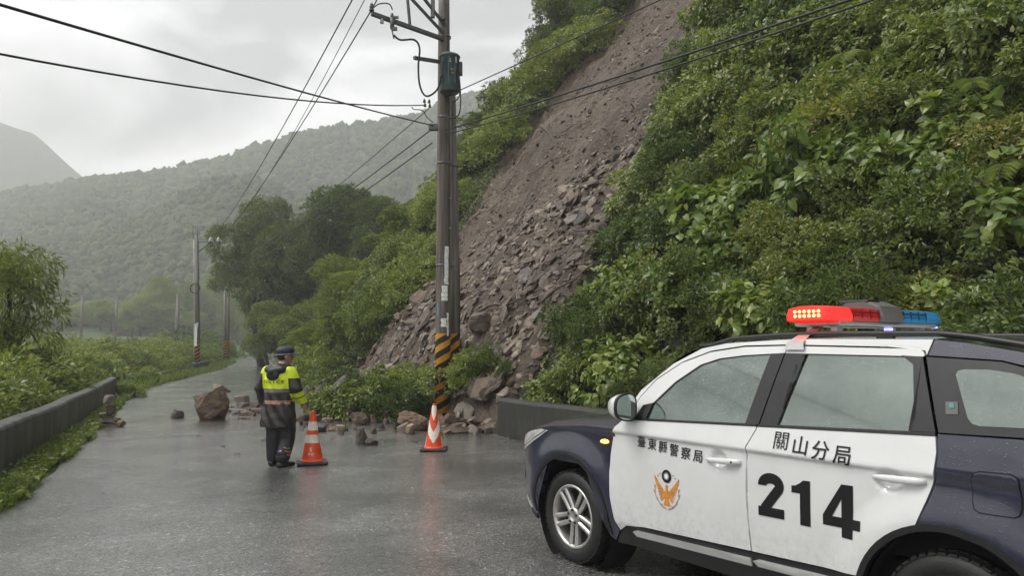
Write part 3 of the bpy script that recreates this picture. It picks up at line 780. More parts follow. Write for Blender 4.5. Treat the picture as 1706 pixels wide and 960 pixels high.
def print_text(chars, s0, h0, ds, dh, size, parent, offset=.012):
    for i, ch in enumerate(chars):
        me = text_mesh(ch, 0 if ch == '關' else offset, .06); subdivide(me, .2)
        lift_mesh(me, s0 + ds * i, h0 + dh * i, size, .0, .004); me.materials.clear(); me.materials.append(m_ink)
        add_obj('lettering', me, parent)
print_text('臺東縣警察局', .805, 1.008, .1005, -.0085, .084, fdo[0], .008)
print_text('關山分局', 1.925, 1.126, .1235, -.0125, .108, rdo[0], .009)
def poly_print(name, polys, s0, h0, sc, slope, mat, parent, of=.0015):
    mb = MB()
    for pg in polys:
        mb.add([(x, y, 0) for x, y in pg], [tuple(range(len(pg)))], 0)
    me = mb.mesh(name, mat, False); subdivide(me, .05 / sc if sc < 1 else .05); lift_mesh(me, s0, h0, sc, slope, of)
    return add_obj(name, me, parent)
def stroke(pts, w):
    """thick polyline as quads"""
    out_ = []
    for i in range(len(pts) - 1):
        pass
    L_ = []; R_ = []
    for i, q in enumerate(pts):
        a_ = Vector(pts[max(i - 1, 0)]); b_ = Vector(pts[min(i + 1, len(pts) - 1)]); t_ = (b_ - a_).normalized(); n_ = Vector((-t_.y, t_.x))
        ww = w[i] if hasattr(w, '__len__') else w
        L_.append(tuple(Vector(q) + n_ * ww / 2)); R_.append(tuple(Vector(q) - n_ * ww / 2))
    for i in range(len(pts) - 1): out_.append([L_[i], R_[i], R_[i + 1], L_[i + 1]])
    return out_
# digits in a unit box: height 1, width .72
two = stroke([(.10 + .0, .66)] + [(.345 + .235 * math.cos(R(q)), .735 + .145 * math.sin(R(q)) * 1.0) for q in range(175, -46, -13)] + [(.14, .15)], .24)
two = stroke([(.345 + .235 * math.cos(R(q)), .715 + .165 * math.sin(R(q))) for q in range(185, -41, -9)] + [(.16, .16)], .235)
two += [[(.0, .0), (.70, .0), (.70, .215), (.0, .215)]]
one = [[(.22, .0), (.48, .0), (.48, 1.0), (.30, 1.0), (.22, .93)], [(.0, .70), (.22, .70), (.22, .93), (.10, .865), (.0, .855)]]
four = [[(.40, .0), (.64, .0), (.64, .18), (.40, .18)], [(.0, .18), (.80, .18), (.80, .37), (.0, .37)], [(.40, .37), (.64, .37), (.64, 1.0), (.40, 1.0)], [(.0, .37), (.20, .37), (.40, .72), (.40, 1.0)]]
poly_print('number_digit', two, 1.765, .690, .245, .02, m_ink, rdo[0], .003)
poly_print('number_digit', one, 1.985, .684, .240, .02, m_ink, rdo[0], .003)
poly_print('number_digit', four, 2.175, .668, .268, .02, m_ink, rdo[0], .003)
# emblem
em = empty('emblem', (0, 0, 0), 0, fdo[0])
ES, EH = 1.043, .805
def disc(r, n=32, c=(0, 0)): return [(c[0] + r * math.cos(2 * math.pi * k / n), c[1] + r * math.sin(2 * math.pi * k / n)) for k in range(n)]
poly_print('roundel', [disc(.042)], ES, EH, 1, 0, m_ink, em, .004)
sunp = [disc(.014)] + [[(.014 * math.cos(R(30 * k - 13)), .014 * math.sin(R(30 * k - 13))), (.028 * math.cos(R(30 * k)), .028 * math.sin(R(30 * k))), (.014 * math.cos(R(30 * k + 13)), .014 * math.sin(R(30 * k + 13)))] for k in range(12)]
poly_print('sun', sunp, ES, EH, 1, 0, m_whitedecal, em, .006)
eag = []
for sd in (-1, 1):
    for k in range(8):
        u = k / 7; b0 = (sd * (.018 + .026 * (1 - u) * 0), -.150 + .052 * (1 - u)); 
        root = (sd * (.020 + .055 * (1 - u)), -.135 + .075 * (1 - u)); tip = (sd * (.055 + .055 * (1 - u)), -.165 + .155 * (1 - u) ** 1.2)
        mid = ((root[0] + tip[0]) / 2 + sd * .006, (root[1] + tip[1]) / 2 - .004)
        eag += stroke([root, mid, tip], [.013, .012, .003])
    eag += stroke([(sd * .008, -.125), (sd * .03, -.105), (sd * .07, -.06), (sd * .108, -.005)], [.03, .026, .018, .004])
eag += [disc(.012, 14, (0, -.066))] + stroke([(0, -.06), (0, -.10), (0, -.15)], [.012, .026, .030]) + [[(-.004, -.055), (.012, -.062), (-.002, -.070)]]
for k in range(5):
    u = (k - 2) / 2; eag += stroke([(u * .008, -.145), (u * .026, -.190)], [.010, .012])
poly_print('eagle', eag, ES, EH, 1, 0, m_orange, em, .003)
m_gold = simple('dark_gold_emblem', (.36, .19, .07), .45)
for sd in (-1, 1):
    wre = []
    pth = [(sd * .105, -.085), (sd * .108, -.12), (sd * .085, -.165), (sd * .045, -.20), (sd * .006, -.212)]
    wre += stroke(pth, [.003, .004, .005, .006, .007])
    for i in range(4):
        x_, y_ = pth[i]; wre += stroke([(x_, y_), (x_ + sd * .012, y_ + .022)], [.007, .001]); wre += stroke([(x_, y_), (x_ - sd * .004, y_ + .020)], [.007, .001])
    for k in range(4): wre += [disc(.004, 8, (sd * (.055 + .009 * k), .012 - .008 * k + (.006 if k % 2 else 0)))]
    poly_print('wreath', wre, ES, EH, 1, 0, m_gold, em, .003)['kind'] = 'stuff'

# light bar across the roof
lb = empty('light_bar', (-1.93, 0, 1.805), 0, car)
def xsec(mb, y0, y1, hw0, z0, z1, mi=0, taper=None, n=1):
    pass
def lens(name, y0, y1, mat, end=0):
    """octagonal lens section between y0 and y1 ; end=+1/-1 rounds the outer end"""
    mb = MB(); st = [(y0, 1.0), (y1, 1.0)]
    if end: st = [(y0, 1.0), (y1 - end * .10, 1.0), (y1 - end * .035, .93), (y1 - end * .006, .84), (y1, .76)]
    vs = []; fs = []; sec = [(-.15, .0), (-.155, .03), (-.135, .078), (-.05, .092), (.05, .092), (.135, .078), (.155, .03), (.15, .0)]
    for (y, k_) in st:
        for (x, z) in sec: vs.append((x * k_, y, (z - .042) * (.55 + .45 * k_) + .042))
    m_ = len(sec)
    for i in range(len(st) - 1):
        for j in range(m_ - 1): fs.append((i * m_ + j, i * m_ + j + 1, (i + 1) * m_ + j + 1, (i + 1) * m_ + j))
    fs += [tuple(range(m_)), tuple((len(st) - 1) * m_ + j for j in range(m_))]
    mb.add(vs, fs, 0, False); return mb.build(name, mat, lb)
lens('red_lens', .135, .42, m_red); lens('red_end_lens', .422, .66, m_redlit, 1)
lens('blue_lens', -.135, -.42, m_blue); lens('blue_end_lens', -.422, -.66, m_blue, -1)
# led rows under the lens face, ribs on the long lenses
mb = MB()
for i in range(6):
    for j in range(2):
        u = -1 + 2 * i / 5; mb.lathe([(.0, .007), (.006, .005), (.008, .0)], 8, M=Matrix.Translation((-.012 + u * .078, .661, .030 + j * .026)) @ Matrix.Rotation(R(-90), 4, 'X'))
mb.build('led', m_led, lb)
for (ya, yb, mt) in ((.14, .415, m_red), (-.415, -.14, m_blue)):
    mb = MB()
    for k in range(22):
        y = ya + (yb - ya) * (k + .5) / 22
        mb.box((-.1545, y, .055), (.004, .006, .012)); mb.box((-.1575, y, .034), (.003, .005, .006))
    for k in range(4):
        y = ya + (yb - ya) * (k + .0) / 3; mb.box((-.152, y, .045), (.012, .004, .055))
    mb.build('led_module', simple('dark_lens_core', (.18, .01, .01) if ya > 0 else (.01, .05, .12), .4), lb)
mb = MB(); mb.box((0, 0, -.014), (.30, 1.10, .026), bev=.008); mb.build('bar_base', m_alu, lb)
# siren housing
mb = MB(); vs = []; fs = []; sec = [(-.165, -.002), (-.172, .035), (-.15, .10), (-.06, .138), (.07, .135), (.15, .09), (.17, .03), (.165, -.002)]
for y, k_ in ((.133, .93), (.115, 1), (-.06, 1.0), (-.125, .96), (-.133, .9)):
    for (x, z) in sec: vs.append((x * k_, y, z * k_))
for i in range(4):
    for j in range(7): fs.append((i * 8 + j, i * 8 + j + 1, (i + 1) * 8 + j + 1, (i + 1) * 8 + j))
fs += [tuple(range(8)), tuple(32 + j for j in range(8))]
mb.add(vs, fs, 0, False); mb.build('siren_housing', m_gray, lb)
mb = MB(); mb.box((.02, .06, .128), (.20, .14, .035), bev=.012); mb.build('siren_cover', m_blk, lb)
# feet, brackets and the small blue lamps below
for y in (.47, -.47):
    
    for x in (-.08, .08): MB().box((x, y, -.056), (.04, .06, .065)).build('mounting_foot', m_alu, lb)
for sd in (1, -1):
    mb = MB(); yb = yw(1.95, 1.66)
    mb.add([(-.02, sd * .50, -.03), (.045, sd * .50, -.03), (.05, sd * (yb - .06), -.085), (-.03, sd * (yb - .06), -.085), (.07, sd * (yb + .014), -.125), (-.04, sd * (yb + .014), -.125), (.08, sd * (yb + .028), -.168), (-.05, sd * (yb + .028), -.168)],
           [(0, 1, 2, 3), (3, 2, 4, 5), (5, 4, 6, 7)], 0); mb.build('roof_bracket', m_alu, lb)
mb = MB(); mb.box((-.12, -.02, -.048), (.03, .05, .03)); mb.build('blue_lamp', m_blueglow, lb)
mb = MB(); mb.box((-.13, -.56, -.022), (.03, .03, .012)); mb.build('blue_lamp', m_blueglow, lb)
# ------------------------------------------------------------------ utility poles and wires
def pole_mat(name, z0, z1, wood=False):
    """grey-brown concrete pole with black and yellow hazard stripes between z0 and z1"""
    m, t, p = new_mat(name)
    tcn = t.nodes.new('ShaderNodeTexCoord'); mpn = t.nodes.new('ShaderNodeMapping'); mpn.inputs['Scale'].default_value = (7, 7, .35); t.links.new(tcn.outputs['Object'], mpn.inputs['Vector'])
    f = tex_noise(t, 1.6, 8, .7, vec=mpn.outputs['Vector'])
    c = ramp(t, [(.32, (.045, .035, .028)), (.5, (.105, .088, .074)), (.68, (.20, .18, .158))], f)
    sx = t.nodes.new('ShaderNodeSeparateXYZ'); t.links.new(tcn.outputs['Object'], sx.inputs[0])
    at2 = t.nodes.new('ShaderNodeMath'); at2.operation = 'ARCTAN2'; t.links.new(sx.outputs[1], at2.inputs[0]); t.links.new(sx.outputs[0], at2.inputs[1])
    k = t.nodes.new('ShaderNodeMath'); k.operation = 'MULTIPLY'; k.inputs[1].default_value = -2 / (2 * math.pi); t.links.new(at2.outputs[0], k.inputs[0])
    zz = t.nodes.new('ShaderNodeMath'); zz.operation = 'MULTIPLY_ADD'; zz.inputs[1].default_value = 3.4; t.links.new(sx.outputs[2], zz.inputs[0]); t.links.new(k.outputs[0], zz.inputs[2])
    fr = t.nodes.new('ShaderNodeMath'); fr.operation = 'FRACT'; t.links.new(zz.outputs[0], fr.inputs[0])
    wob = t.nodes.new('ShaderNodeMath'); wob.operation = 'MULTIPLY_ADD'; wob.inputs[1].default_value = .12; t.links.new(tex_noise(t, 14, 5, .7), wob.inputs[0]); t.links.new(fr.outputs[0], wob.inputs[2])
    st = ramp(t, [(.54, (.62, .27, .02)), (.57, (.012, .012, .012))], wob.outputs[0])
    wear = ramp(t, [(.60, (0, 0, 0)), (.64, (1, 1, 1))], tex_noise(t, 9, 6, .7))
    w1 = t.nodes.new('ShaderNodeMix'); w1.data_type = 'RGBA'; t.links.new(wear, w1.inputs['Factor']); t.links.new(st, w1.inputs['A']); w1.inputs['B'].default_value = (.02, .018, .016, 1)
    g1 = t.nodes.new('ShaderNodeMath'); g1.operation = 'LESS_THAN'; g1.inputs[1].default_value = z1; t.links.new(sx.outputs[2], g1.inputs[0])
    g2 = t.nodes.new('ShaderNodeMath'); g2.operation = 'GREATER_THAN'; g2.inputs[1].default_value = z0; t.links.new(sx.outputs[2], g2.inputs[0])
    g3 = t.nodes.new('ShaderNodeMath'); g3.operation = 'MULTIPLY'; t.links.new(g1.outputs[0], g3.inputs[0]); t.links.new(g2.outputs[0], g3.inputs[1])
    mxx = t.nodes.new('ShaderNodeMix'); mxx.data_type = 'RGBA'; t.links.new(g3.outputs[0], mxx.inputs['Factor']); t.links.new(c, mxx.inputs['A']); t.links.new(w1.outputs['Result'], mxx.inputs['B'])
    t.links.new(mxx.outputs['Result'], p.inputs['Base Color']); p.inputs['Roughness'].default_value = .55; bump(t, p, f, .5, .02); return m
m_pole = pole_mat('striped_pole', .15, 1.98); m_pole2 = pole_mat('striped_pole_second', .9, 1.98); m_polefar = pole_mat('far_striped_pole', .2, 2.1)
m_steel = simple('galvanised_steel', (.13, .13, .13), .45, metal=.5, var=.3)
m_dsteel = simple('dark_steel', (.05, .05, .052), .5, metal=.3, var=.3)
m_tank = simple('transformer_paint', (.07, .105, .115), .4, var=.3, vscale=6)
m_yel = simple('yellow_stencil', (.30, .27, .10), .5, var=.4, vscale=30)
m_porc = simple('porcelain', (.55, .55, .53), .2, var=.1)
m_wire = simple('black_cable', (.016, .016, .017), .5)
m_paper = simple('torn_paper', (.78, .78, .75), .7, var=.3, vscale=18)

PX, PY = pix(737, 690, 17).x, 17.0
pole = empty('utility_pole', (PX, PY, 0)); tag(pole, 'tall concrete utility pole with transformer and striped hazard base by the landslide', 'utility pole')
zt = 11.8
mb = MB(); mb.tube([(0, 0, -.4), (0, 0, 2), (-.01, 0, 6), (-.03, 0, 9), (-.05, 0, zt)], [.178, .175, .158, .138, .115], 24); mb.build('shaft', m_pole, pole)
bands = [3.55, 5.95, 7.05, 9.0]
for z in bands:
    r = float(np.interp(z, [0, 6, 12], [.18, .162, .122]))
    mb = MB(); mb.lathe([(r, z - .02), (r + .008, z - .018), (r + .008, z + .018), (r, z + .02)], 20, M=Matrix.Translation((-.01, 0, 0))); mb.build('steel_band', m_steel, pole)
# paper and paint remnants
def patch(parent, z0, z1, a0, a1, r, mat, name='torn_notice', seed=1):
    rnd = random.Random(seed); mb = MB(); n = 8; vs = []; fs = []
    for i in range(n + 1):
        u = i / n; z = z0 + (z1 - z0) * u
        j0 = rnd.uniform(-.06, .06); j1 = rnd.uniform(-.06, .06)
        for k in range(5):
            a_ = R(a0 + (a1 - a0) * k / 4) + (j0 if k == 0 else j1 if k == 4 else 0); vs.append((r * math.cos(a_), r * math.sin(a_), z))
    for i in range(n):
        for k in range(4): fs.append((i * 5 + k, i * 5 + k + 1, (i + 1) * 5 + k + 1, (i + 1) * 5 + k))
    mb.add(vs, fs, 0, True); return mb.build(name, mat, parent)
def zpx(py, Y=17.0): return pix(737, py, Y).z
patch(pole, zpx(475), zpx(412), -78, -44, .1755, m_paper, seed=2); patch(pole, zpx(502), zpx(477), -98, -50, .1765, m_paper, seed=3)
patch(pole, zpx(545), zpx(531), -100, -58, .1775, m_paper, seed=4); patch(pole, zpx(560), zpx(522), -56, -40, .178, m_paper, seed=5)
patch(pole, zpx(527), zpx(506), -140, -122, .1775, simple('blue_tag', (.16, .2, .32), .5), 'number_tag', seed=6)
# cross arms
armE = pix(619, 22, 15.75); arm0 = Vector((PX - .03, PY - .12, armE.z - .10))
la = armE - Vector((PX, PY, 0)); l0 = arm0 - Vector((PX, PY, 0))
def bar_(mb, p0, p1, w, h):
    p0, p1 = Vector(p0), Vector(p1); d = p1 - p0; x = d.normalized(); y = Vector((0, 0, 1)).cross(x).normalized(); z = x.cross(y)
    rot = Matrix((x, y, z)).transposed(); mb.box((p0 + p1) / 2, (d.length, w, h), rot=rot); return mb
mb = MB(); bar_(mb, l0, la, .085, .085); ca = mb.build('cross_arm', m_steel, pole)
mid = l0.lerp(la, .48)
mb = MB(); bar_(mb, mid, (mid.x - .12, mid.y - .3, mid.z + 1.5), .05, .05); mb.build('arm_brace', m_steel, pole)
mb = MB(); bar_(mb, l0 + Vector((.02, 0, .12)), (l0.x - 1.45, l0.y - .6, l0.z + 1.55), .05, .06); mb.build('arm_brace', m_dsteel, pole)
mb = MB(); bar_(mb, l0 + Vector((.05, 0, .32)), (l0.x - 1.2, l0.y - .6, l0.z + 1.75), .05, .06); mb.build('arm_brace', m_dsteel, pole)
a2 = pix(690, 96, 16.3) - Vector((PX, PY, 0)); b2 = pix(735, 103, 16.9) - Vector((PX, PY, 0))
mb = MB(); bar_(mb, a2, b2 + (b2 - a2) * .2, .07, .075); mb.build('cross_arm', m_steel, pole)
# insulators and cut-out fuse on the arm
def insul(mb, c, r=.05, h=.14):
    mb.lathe([(r * .4, 0), (r, h * .1), (r, h * .25), (r * .55, h * .32), (r * .9, h * .45), (r * .9, h * .58), (r * .5, h * .65), (r * .7, h * .8), (r * .3, h), (0, h)], 12, M=Matrix.Translation(c))
mb = MB(); insul(mb, la + Vector((0, 0, .04)), .055, .20); mb.build('insulator', m_dsteel, pole)
for u in (.72, .86):
    mb = MB(); insul(mb, l0.lerp(la, u) + Vector((0, -.03, -.16)), .045, .13); mb.build('insulator', m_porc, pole)
fz = pix(653, 38, 15.9) - Vector((PX, PY, 0))
mb = MB(); mb.tube([fz + Vector((0, 0, .22)), fz + Vector((.005, 0, .12))], [.03, .045], 10); mb.tube([fz + Vector((.005, 0, .12)), fz + Vector((.01, -.01, -.14))], [.055, .045], 10)
mb.box(fz + Vector((.08, -.02, .12)), (.14, .05, .05)); mb.box(fz + Vector((.06, -.02, -.14)), (.12, .07, .07)); mb.tube([fz + Vector((.0, 0, -.16)), fz + Vector((.05, 0, -.36))], .016, 6)
mb.build('fuse_cutout', m_steel, pole)
# transformer
tc_ = pix(749, 122, 16.62) - Vector((PX, PY, 0))
tr_ = empty('transformer', tuple(tc_), 0, pole)
mb = MB(); mb.lathe([(.0, -.46), (.215, -.46), (.225, -.44), (.225, .36), (.245, .37), (.245, .40), (.20, .44), (.0, .47)], 28); mb.build('tank', m_tank, tr_)
mb = MB(); mb.lathe([(.12, .42), (.10, .49), (.0, .52)], 16, M=Matrix.Translation((-.04, 0, 0))); mb.build('lid_dome', m_dsteel, tr_)
for dx in (-.12, .03, .15):
    mb = MB(); insul(mb, Vector((dx, -.20 + abs(dx) * .3, .18)), .038, .16); mb.build('bushing', m_porc if dx > 0 else m_dsteel, tr_)
mb = MB(); mb.box((.255, -.02, .10), (.08, .14, .30), bev=.01); mb.build('cooling_box', m_dsteel, tr_)
for sx_ in (-.16, 0, .14):
    mb = MB(); mb.box((sx_, -.23 + abs(sx_) * .32, .02), (.02, .03, .62)); mb.build('clamp_strap', m_tank, tr_)
for k, (dx, dz, w, h) in enumerate([(.06, .02, .022, .05), (.09, .03, .03, .022), (.125, .02, .022, .055), (.07, -.06, .04, .022), (.11, -.07, .022, .06)]):
    ang = math.atan2(-math.sqrt(max(0, .2275 ** 2 - dx ** 2)), dx)
    mb = MB(); mb.box((.2285 * math.cos(ang), .2285 * math.sin(ang), dz), (.006, w, h), rot=Matrix.Rotation(ang, 3, 'Z')); mb.build('stencil_mark', m_yel, tr_)
mb = MB(); mb.box((.06, -.02, -.2), (.1, .2, .3)); mb.build('hanger', m_steel, tr_)
# cables hugging the pole
def loop(parent, pts, r, name='service_cable', mat=None, n=18):
    """smooth curve through points"""
    P = [Vector(q) for q in pts]; outp = []
    for i in range(len(P) - 1):
        p0, p1, p2, p3 = P[max(i - 1, 0)], P[i], P[i + 1], P[min(i + 2, len(P) - 1)]
        for k in range(8):
            t_ = k / 8; outp.append(.5 * ((2 * p1) + (-p0 + p2) * t_ + (2 * p0 - 5 * p1 + 4 * p2 - p3) * t_ ** 2 + (-p0 + 3 * p1 - 3 * p2 + p3) * t_ ** 3))
    outp.append(P[-1]); mb = MB(); mb.tube(outp, r, 6); return mb.build(name, mat or m_wire, parent)
O_ = Vector((PX, PY, 0))
def q_(x, y, Y): return pix(x, y, Y) - O_
loop(pole, [q_(656, 58, 15.9), q_(667, 66, 16), q_(690, 66, 16.2), q_(699, 80, 16.3), q_(697, 110, 16.3), q_(699, 140, 16.3), q_(707, 158, 16.35), q_(718, 158, 16.4), q_(730, 146, 16.4), q_(735, 125, 16.4)], .022)
loop(pole, [q_(620, 14, 15.75), q_(632, 6, 15.8), q_(648, 6, 15.85), q_(654, 16, 15.9)], .014)
loop(pole, [q_(763, 110, 16.5), q_(767, 150, 16.5), q_(766, 185, 16.5), q_(757, 196, 16.6), q_(740, 194, 16.75)], .016)
loop(pole, [q_(765, 128, 16.5), q_(765, 160, 16.5), q_(754, 170, 16.7)], .012)
loop(pole, [q_(686, 178, 16.6), q_(690, 182, 16.6), q_(704, 184, 16.7), q_(712, 196, 16.75), q_(722, 204, 16.8)], .012)
for k, (x, y) in enumerate([(707, 171), (715, 172), (708, 178), (716, 179)]):
    mb = MB(); insul(mb, q_(x, y, 16.6), .035, .09); mb.build('spool_insulator', m_dsteel, pole)
mb = MB(); mb.box(q_(722, 212, 16.75), (.22, .12, .16), bev=.02); mb.build('junction_box', m_steel, pole)
mb = MB(); mb.box(q_(721, 12, 16.75), (.09, .09, .5), bev=.01); mb.build('pole_bracket', m_steel, pole)
mb = MB(); mb.box(q_(739, 14, 16.8), (.06, .08, .55), bev=.01); mb.build('pole_bracket', m_steel, pole)
for py in (4, 27): 
    mb = MB(); mb.tube([q_(738, py, 16.8), q_(745, py + 1, 16.75)], .01, 6); mb.build('step_bolt', m_steel, pole)
for k, py in enumerate((180, 225, 270, 330, 380)):
    mb = MB(); mb.tube([q_(748, py, 16.85), q_(752, py, 16.75)], .012, 6); mb.build('step_bolt', m_steel, pole)

x2 = pix(757, 690, 17.25)
pole2 = empty('utility_pole', (x2.x, 17.3, 0)); tag(pole2, 'shorter concrete pole standing right against the transformer pole', 'utility pole')
mb = MB(); mb.tube([(0, 0, -.4), (.0, 0, 3), (-.13, 0, pix(750, 150, 17.3).z)], [.125, .120, .105], 20); mb.build('shaft', m_pole2, pole2)
for z in (3.56, 5.96): mb = MB(); mb.lathe([(.118, z - .02), (.128, z), (.118, z + .02)], 16, M=Matrix.Translation((-.01 * z, 0, 0))); mb.build('steel_band', m_steel, pole2)

# far poles
def far_pole(px, py0, py1, Y, r, label, arms=False):
    b0 = pix(px, py0, Y); b0.z = land_z(b0.x, b0.y); t0 = pix(px - (2 if arms else 0), py1, Y)
    e = empty('utility_pole', tuple(b0)); tag(e, label, 'utility pole')
    mb = MB(); mb.tube([(0, 0, -.3), (t0.x - b0.x, 0, t0.z - b0.z)], [r, r * .72], 14); mb.build('shaft', m_polefar, e); return e, b0, t0
FY = 58.0
fp, fb, ft = far_pole(330, 612, 398, FY, .20, 'single roadside pole with a cable coil ring and white insulators', True)
mb = MB(); c_ = pix(327, 481, FY) - fb
mb.tube([(c_.x + .36 * math.cos(2 * math.pi * k / 24), -.22, c_.z + .38 * math.sin(2 * math.pi * k / 24)) for k in range(25)], .045, 6, cap=False); mb.build('cable_coil', m_wire, fp)
def fq(x, y): return pix(x, y, FY) - fb
mb = MB(); mb.tube([fq(326, 403), fq(368, 404)], .05, 6); mb.build('cross_arm', m_steel, fp)
mb = MB(); mb.tube([fq(328, 422), fq(350, 404)], .05, 6); mb.build('arm_brace', m_steel, fp)
for x in (351, 364): mb = MB(); insul(mb, fq(x, 403), .17, .36); mb.build('insulator', m_porc, fp)
mb = MB(); mb.tube([fq(322, 398), fq(321, 377)], .03, 6); mb.tube([fq(321, 377), fq(342, 378)], .03, 6); mb.tube([fq(329, 398), fq(329, 377)], .03, 6); mb.build('top_frame', m_steel, fp)
mb = MB(); mb.tube([fq(323, 618), fq(323.5, 500), fq(323, 400)], .03, 5); mb.build('ground_wire', m_porc, fp)
for (a_, b_, c0, c1) in ((577, 540, 325, 331), (545, 538, 329, 332)):
    mb = MB(); v0 = fq(c0, a_); v1 = fq(c1, b_); mb.box(((v0.x + v1.x) / 2, -.21, (v0.z + v1.z) / 2), (v1.x - v0.x, .02, v1.z - v0.z)); mb.build('torn_notice', m_paper, fp)
far_pole(375, 592, 487, 76, .20, 'thinner pole of the close pair in front of the dark trees'); p2_, _, _ = far_pole(380.5, 592, 468, 77, .17, 'taller pole of the close pair in front of the dark trees')
for i, (px, p0_, p1_, Y) in enumerate([(92, 525, 492, 150), (138, 535, 492, 140), (195, 528, 494, 150), (297, 540, 492, 95), (295, 545, 500, 95)]):
    if i == 4: continue
    lab = ['weathered post beyond the valley thicket'] * 3 + ['dark leafy-wrapped post beyond the valley thicket']
    b0 = pix(px, p1_, Y); g = land_z(b0.x, b0.y); e = MB(); e.tube([(0, 0, -.5), (0, 0, b0.z - g)], [.30, .22] if i != 3 else [.45, .2], 8)
    o = e.build('post', m_pole2); o.location = (b0.x, b0.y, g); tag(o, lab[i], 'post', 'posts in the valley' if i < 3 else None)

def wire(name, P, sag, r, label, cat='wire', n=40, mat=None, group=None, ext=None):
    """P: two end points (sag in metres at mid span)"""
    a_, b_ = Vector(P[0]), Vector(P[1]); pts = []
    for k in range(n + 1):
        u = k / n if ext is None else ext[0] + (ext[1] - ext[0]) * k / n; q = a_.lerp(b_, u); q.z -= sag * 4 * u * (1 - u) if 0 <= u <= 1 else 0; pts.append(q)
    mb = MB(); mb.tube(pts, r, 6); o = mb.build(name, mat or m_wire); tag(o, label, cat, group); return o
wire('power_line', (pix(-260, -70, 4.2), pix(722, 209, 16.75)), .05, .013, 'upper black cable running from the pole junction box across the open sky', ext=(-1.6, 1))
wire('power_line', (pix(-260, 38, 6.0), pix(706, 175, 16.6)), .22, .013, 'lower sagging twisted cable tied to the spool insulators on the pole', ext=(-1.6, 1))
wire('power_line', (pix(744, 160, 16.7), pix(1320, -100, 9.0)), .0, .011, 'thin single line crossing above the top of the landslide', ext=(0, 2.2))
wire('power_line', (pix(741, 217, 16.8), pix(1760, -118, 6.2)), .05, .016, 'upper of two thick cables sweeping over the landslide and green slope', n=50, ext=(0, 1.9))
wire('power_line', (pix(741, 224, 16.8), pix(1760, -108, 6.1)), .10, .013, 'lower of two thick cables sweeping over the landslide and green slope', n=50, ext=(0, 1.9))
wire('power_line', (pix(351, 399, FY), pix(597, -20, 15.2)), .55, .016, 'main conductor rising from the far pole insulator past the cross arm')
wire('power_line', (pix(364, 399, FY), pix(619, 16, 15.75)), .55, .016, 'main conductor from the far pole to the end of the cross arm')
wire('power_line', (pix(619, 16, 15.75), pix(680, -120, 8.0)), .05, .014, 'short conductor leading from the cross arm end over the road', ext=(0, 3))
wire('power_line', (pix(612, -10, 15.75), pix(352, 398, FY + .3)), 1.3, .010, 'thin slack conductor hanging beside the two main conductors')
wire('power_line', (pix(715, 180, 16.7), pix(368, 452, FY + 6)), .4, .012, 'thin light phone cable running down to the far pole', mat=m_steel)
wire('power_line', (pix(718, 216, 16.75), pix(332, 455, FY)), .75, .014, 'black phone cable from the junction box to the far pole')
wire('power_line', (pix(720, 238, 16.75), pix(332, 462, FY)), .75, .014, 'lowest black phone cable passing before the tree crowns')

# ------------------------------------------------------------------ traffic cones
m_cone, t, p = new_mat('cone_orange')
c = ramp(t, [(.3, (.55, .045, .01)), (.5, (.78, .085, .02)), (.75, (.85, .13, .04))], tex_noise(t, 9, 7, .7)); t.links.new(c, p.inputs['Base Color']); p.inputs['Roughness'].default_value = .35
m_conew, t, p = new_mat('cone_white_band')
c = ramp(t, [(.36, (.55, .30, .18)), (.46, (.72, .66, .55)), (.6, (.8, .78, .72))], tex_noise(t, 11, 7, .7)); t.links.new(c, p.inputs['Base Color']); p.inputs['Roughness'].default_value = .35
m_conewn = simple('fresh_reflective_white', (.85, .80, .70), .35, var=.06)
m_cbase = simple('cone_base_rubber', (.025, .026, .027), .5, var=.3)
def cone(px, py, label, style, rz=0):
    g = gpix(px, py, .04); e = empty('traffic_cone', (g.x, g.y, road_h(g.x, g.y)), rz); tag(e, label, 'traffic cone')
    mb = MB(); mb.box((0, 0, .024), (.42, .42, .044), bev=.016); mb.build('base', m_cbase, e)
    H_ = .74; nseg = 64; nz_ = 90; prof = [(.165, .044), (.165, .06), (.150, .066)]
    body = MB(); prof += [(.145 - .115 * u, .068 + (H_ - .068) * u) for u in np.linspace(0, 1, nz_)] + [(.022, H_ + .004), (.0, H_ + .004)]
    body.lathe(prof, nseg)
    ms = []
    for f in body.f:
        cz = sum(body.v[i][2] for i in f) / len(f); ca = math.atan2(sum(body.v[i][1] for i in f), sum(body.v[i][0] for i in f))
        if style == 'bands': w = .30 < cz < .415 or .475 < cz < .60
        else:
            a_ = abs(((ca + math.pi / 2 + math.pi / 2) % math.pi) - math.pi / 2) / (math.pi / 2)      # 0 in the middle of a chevron, two around
            zz = cz - .26 * a_
            w = (.48 < zz < .9 and cz < .72) or (.13 < zz < .30) or (a_ > .78 and cz < .22)
        ms.append(1 if w and .07 < cz < .725 else 0)
    body.m = ms; body.build('cone_body', [m_cone, m_conew if style == 'bands' else m_conewn], e)
    return e
c1 = cone(520, 769, 'scuffed orange cone with two white bands beside the officer', 'bands', R(18))
def lettering(parent, txt, z, size, r):
    me = text_mesh(txt, .01)
    for v in me.vertices:
        x, y = v.co.x * size, v.co.y * size; zz = z + y; rr_ = .145 - .115 * (zz - .068) / (.74 - .068) + .002
        a_ = r + x / rr_; v.co = Vector((rr_ * math.cos(a_), rr_ * math.sin(a_), zz))
    me.materials.clear(); me.materials.append(m_conewn); return add_obj('stencil_letter', me, parent)
lettering(c1, 'S', .215, .075, R(-103)); lettering(c1, 'P', .150, .05, R(-112)); lettering(c1, 'O', .150, .05, R(-94))
cone(723, 747, 'bright orange cone with white chevrons before the striped pole', 'chev', R(0))
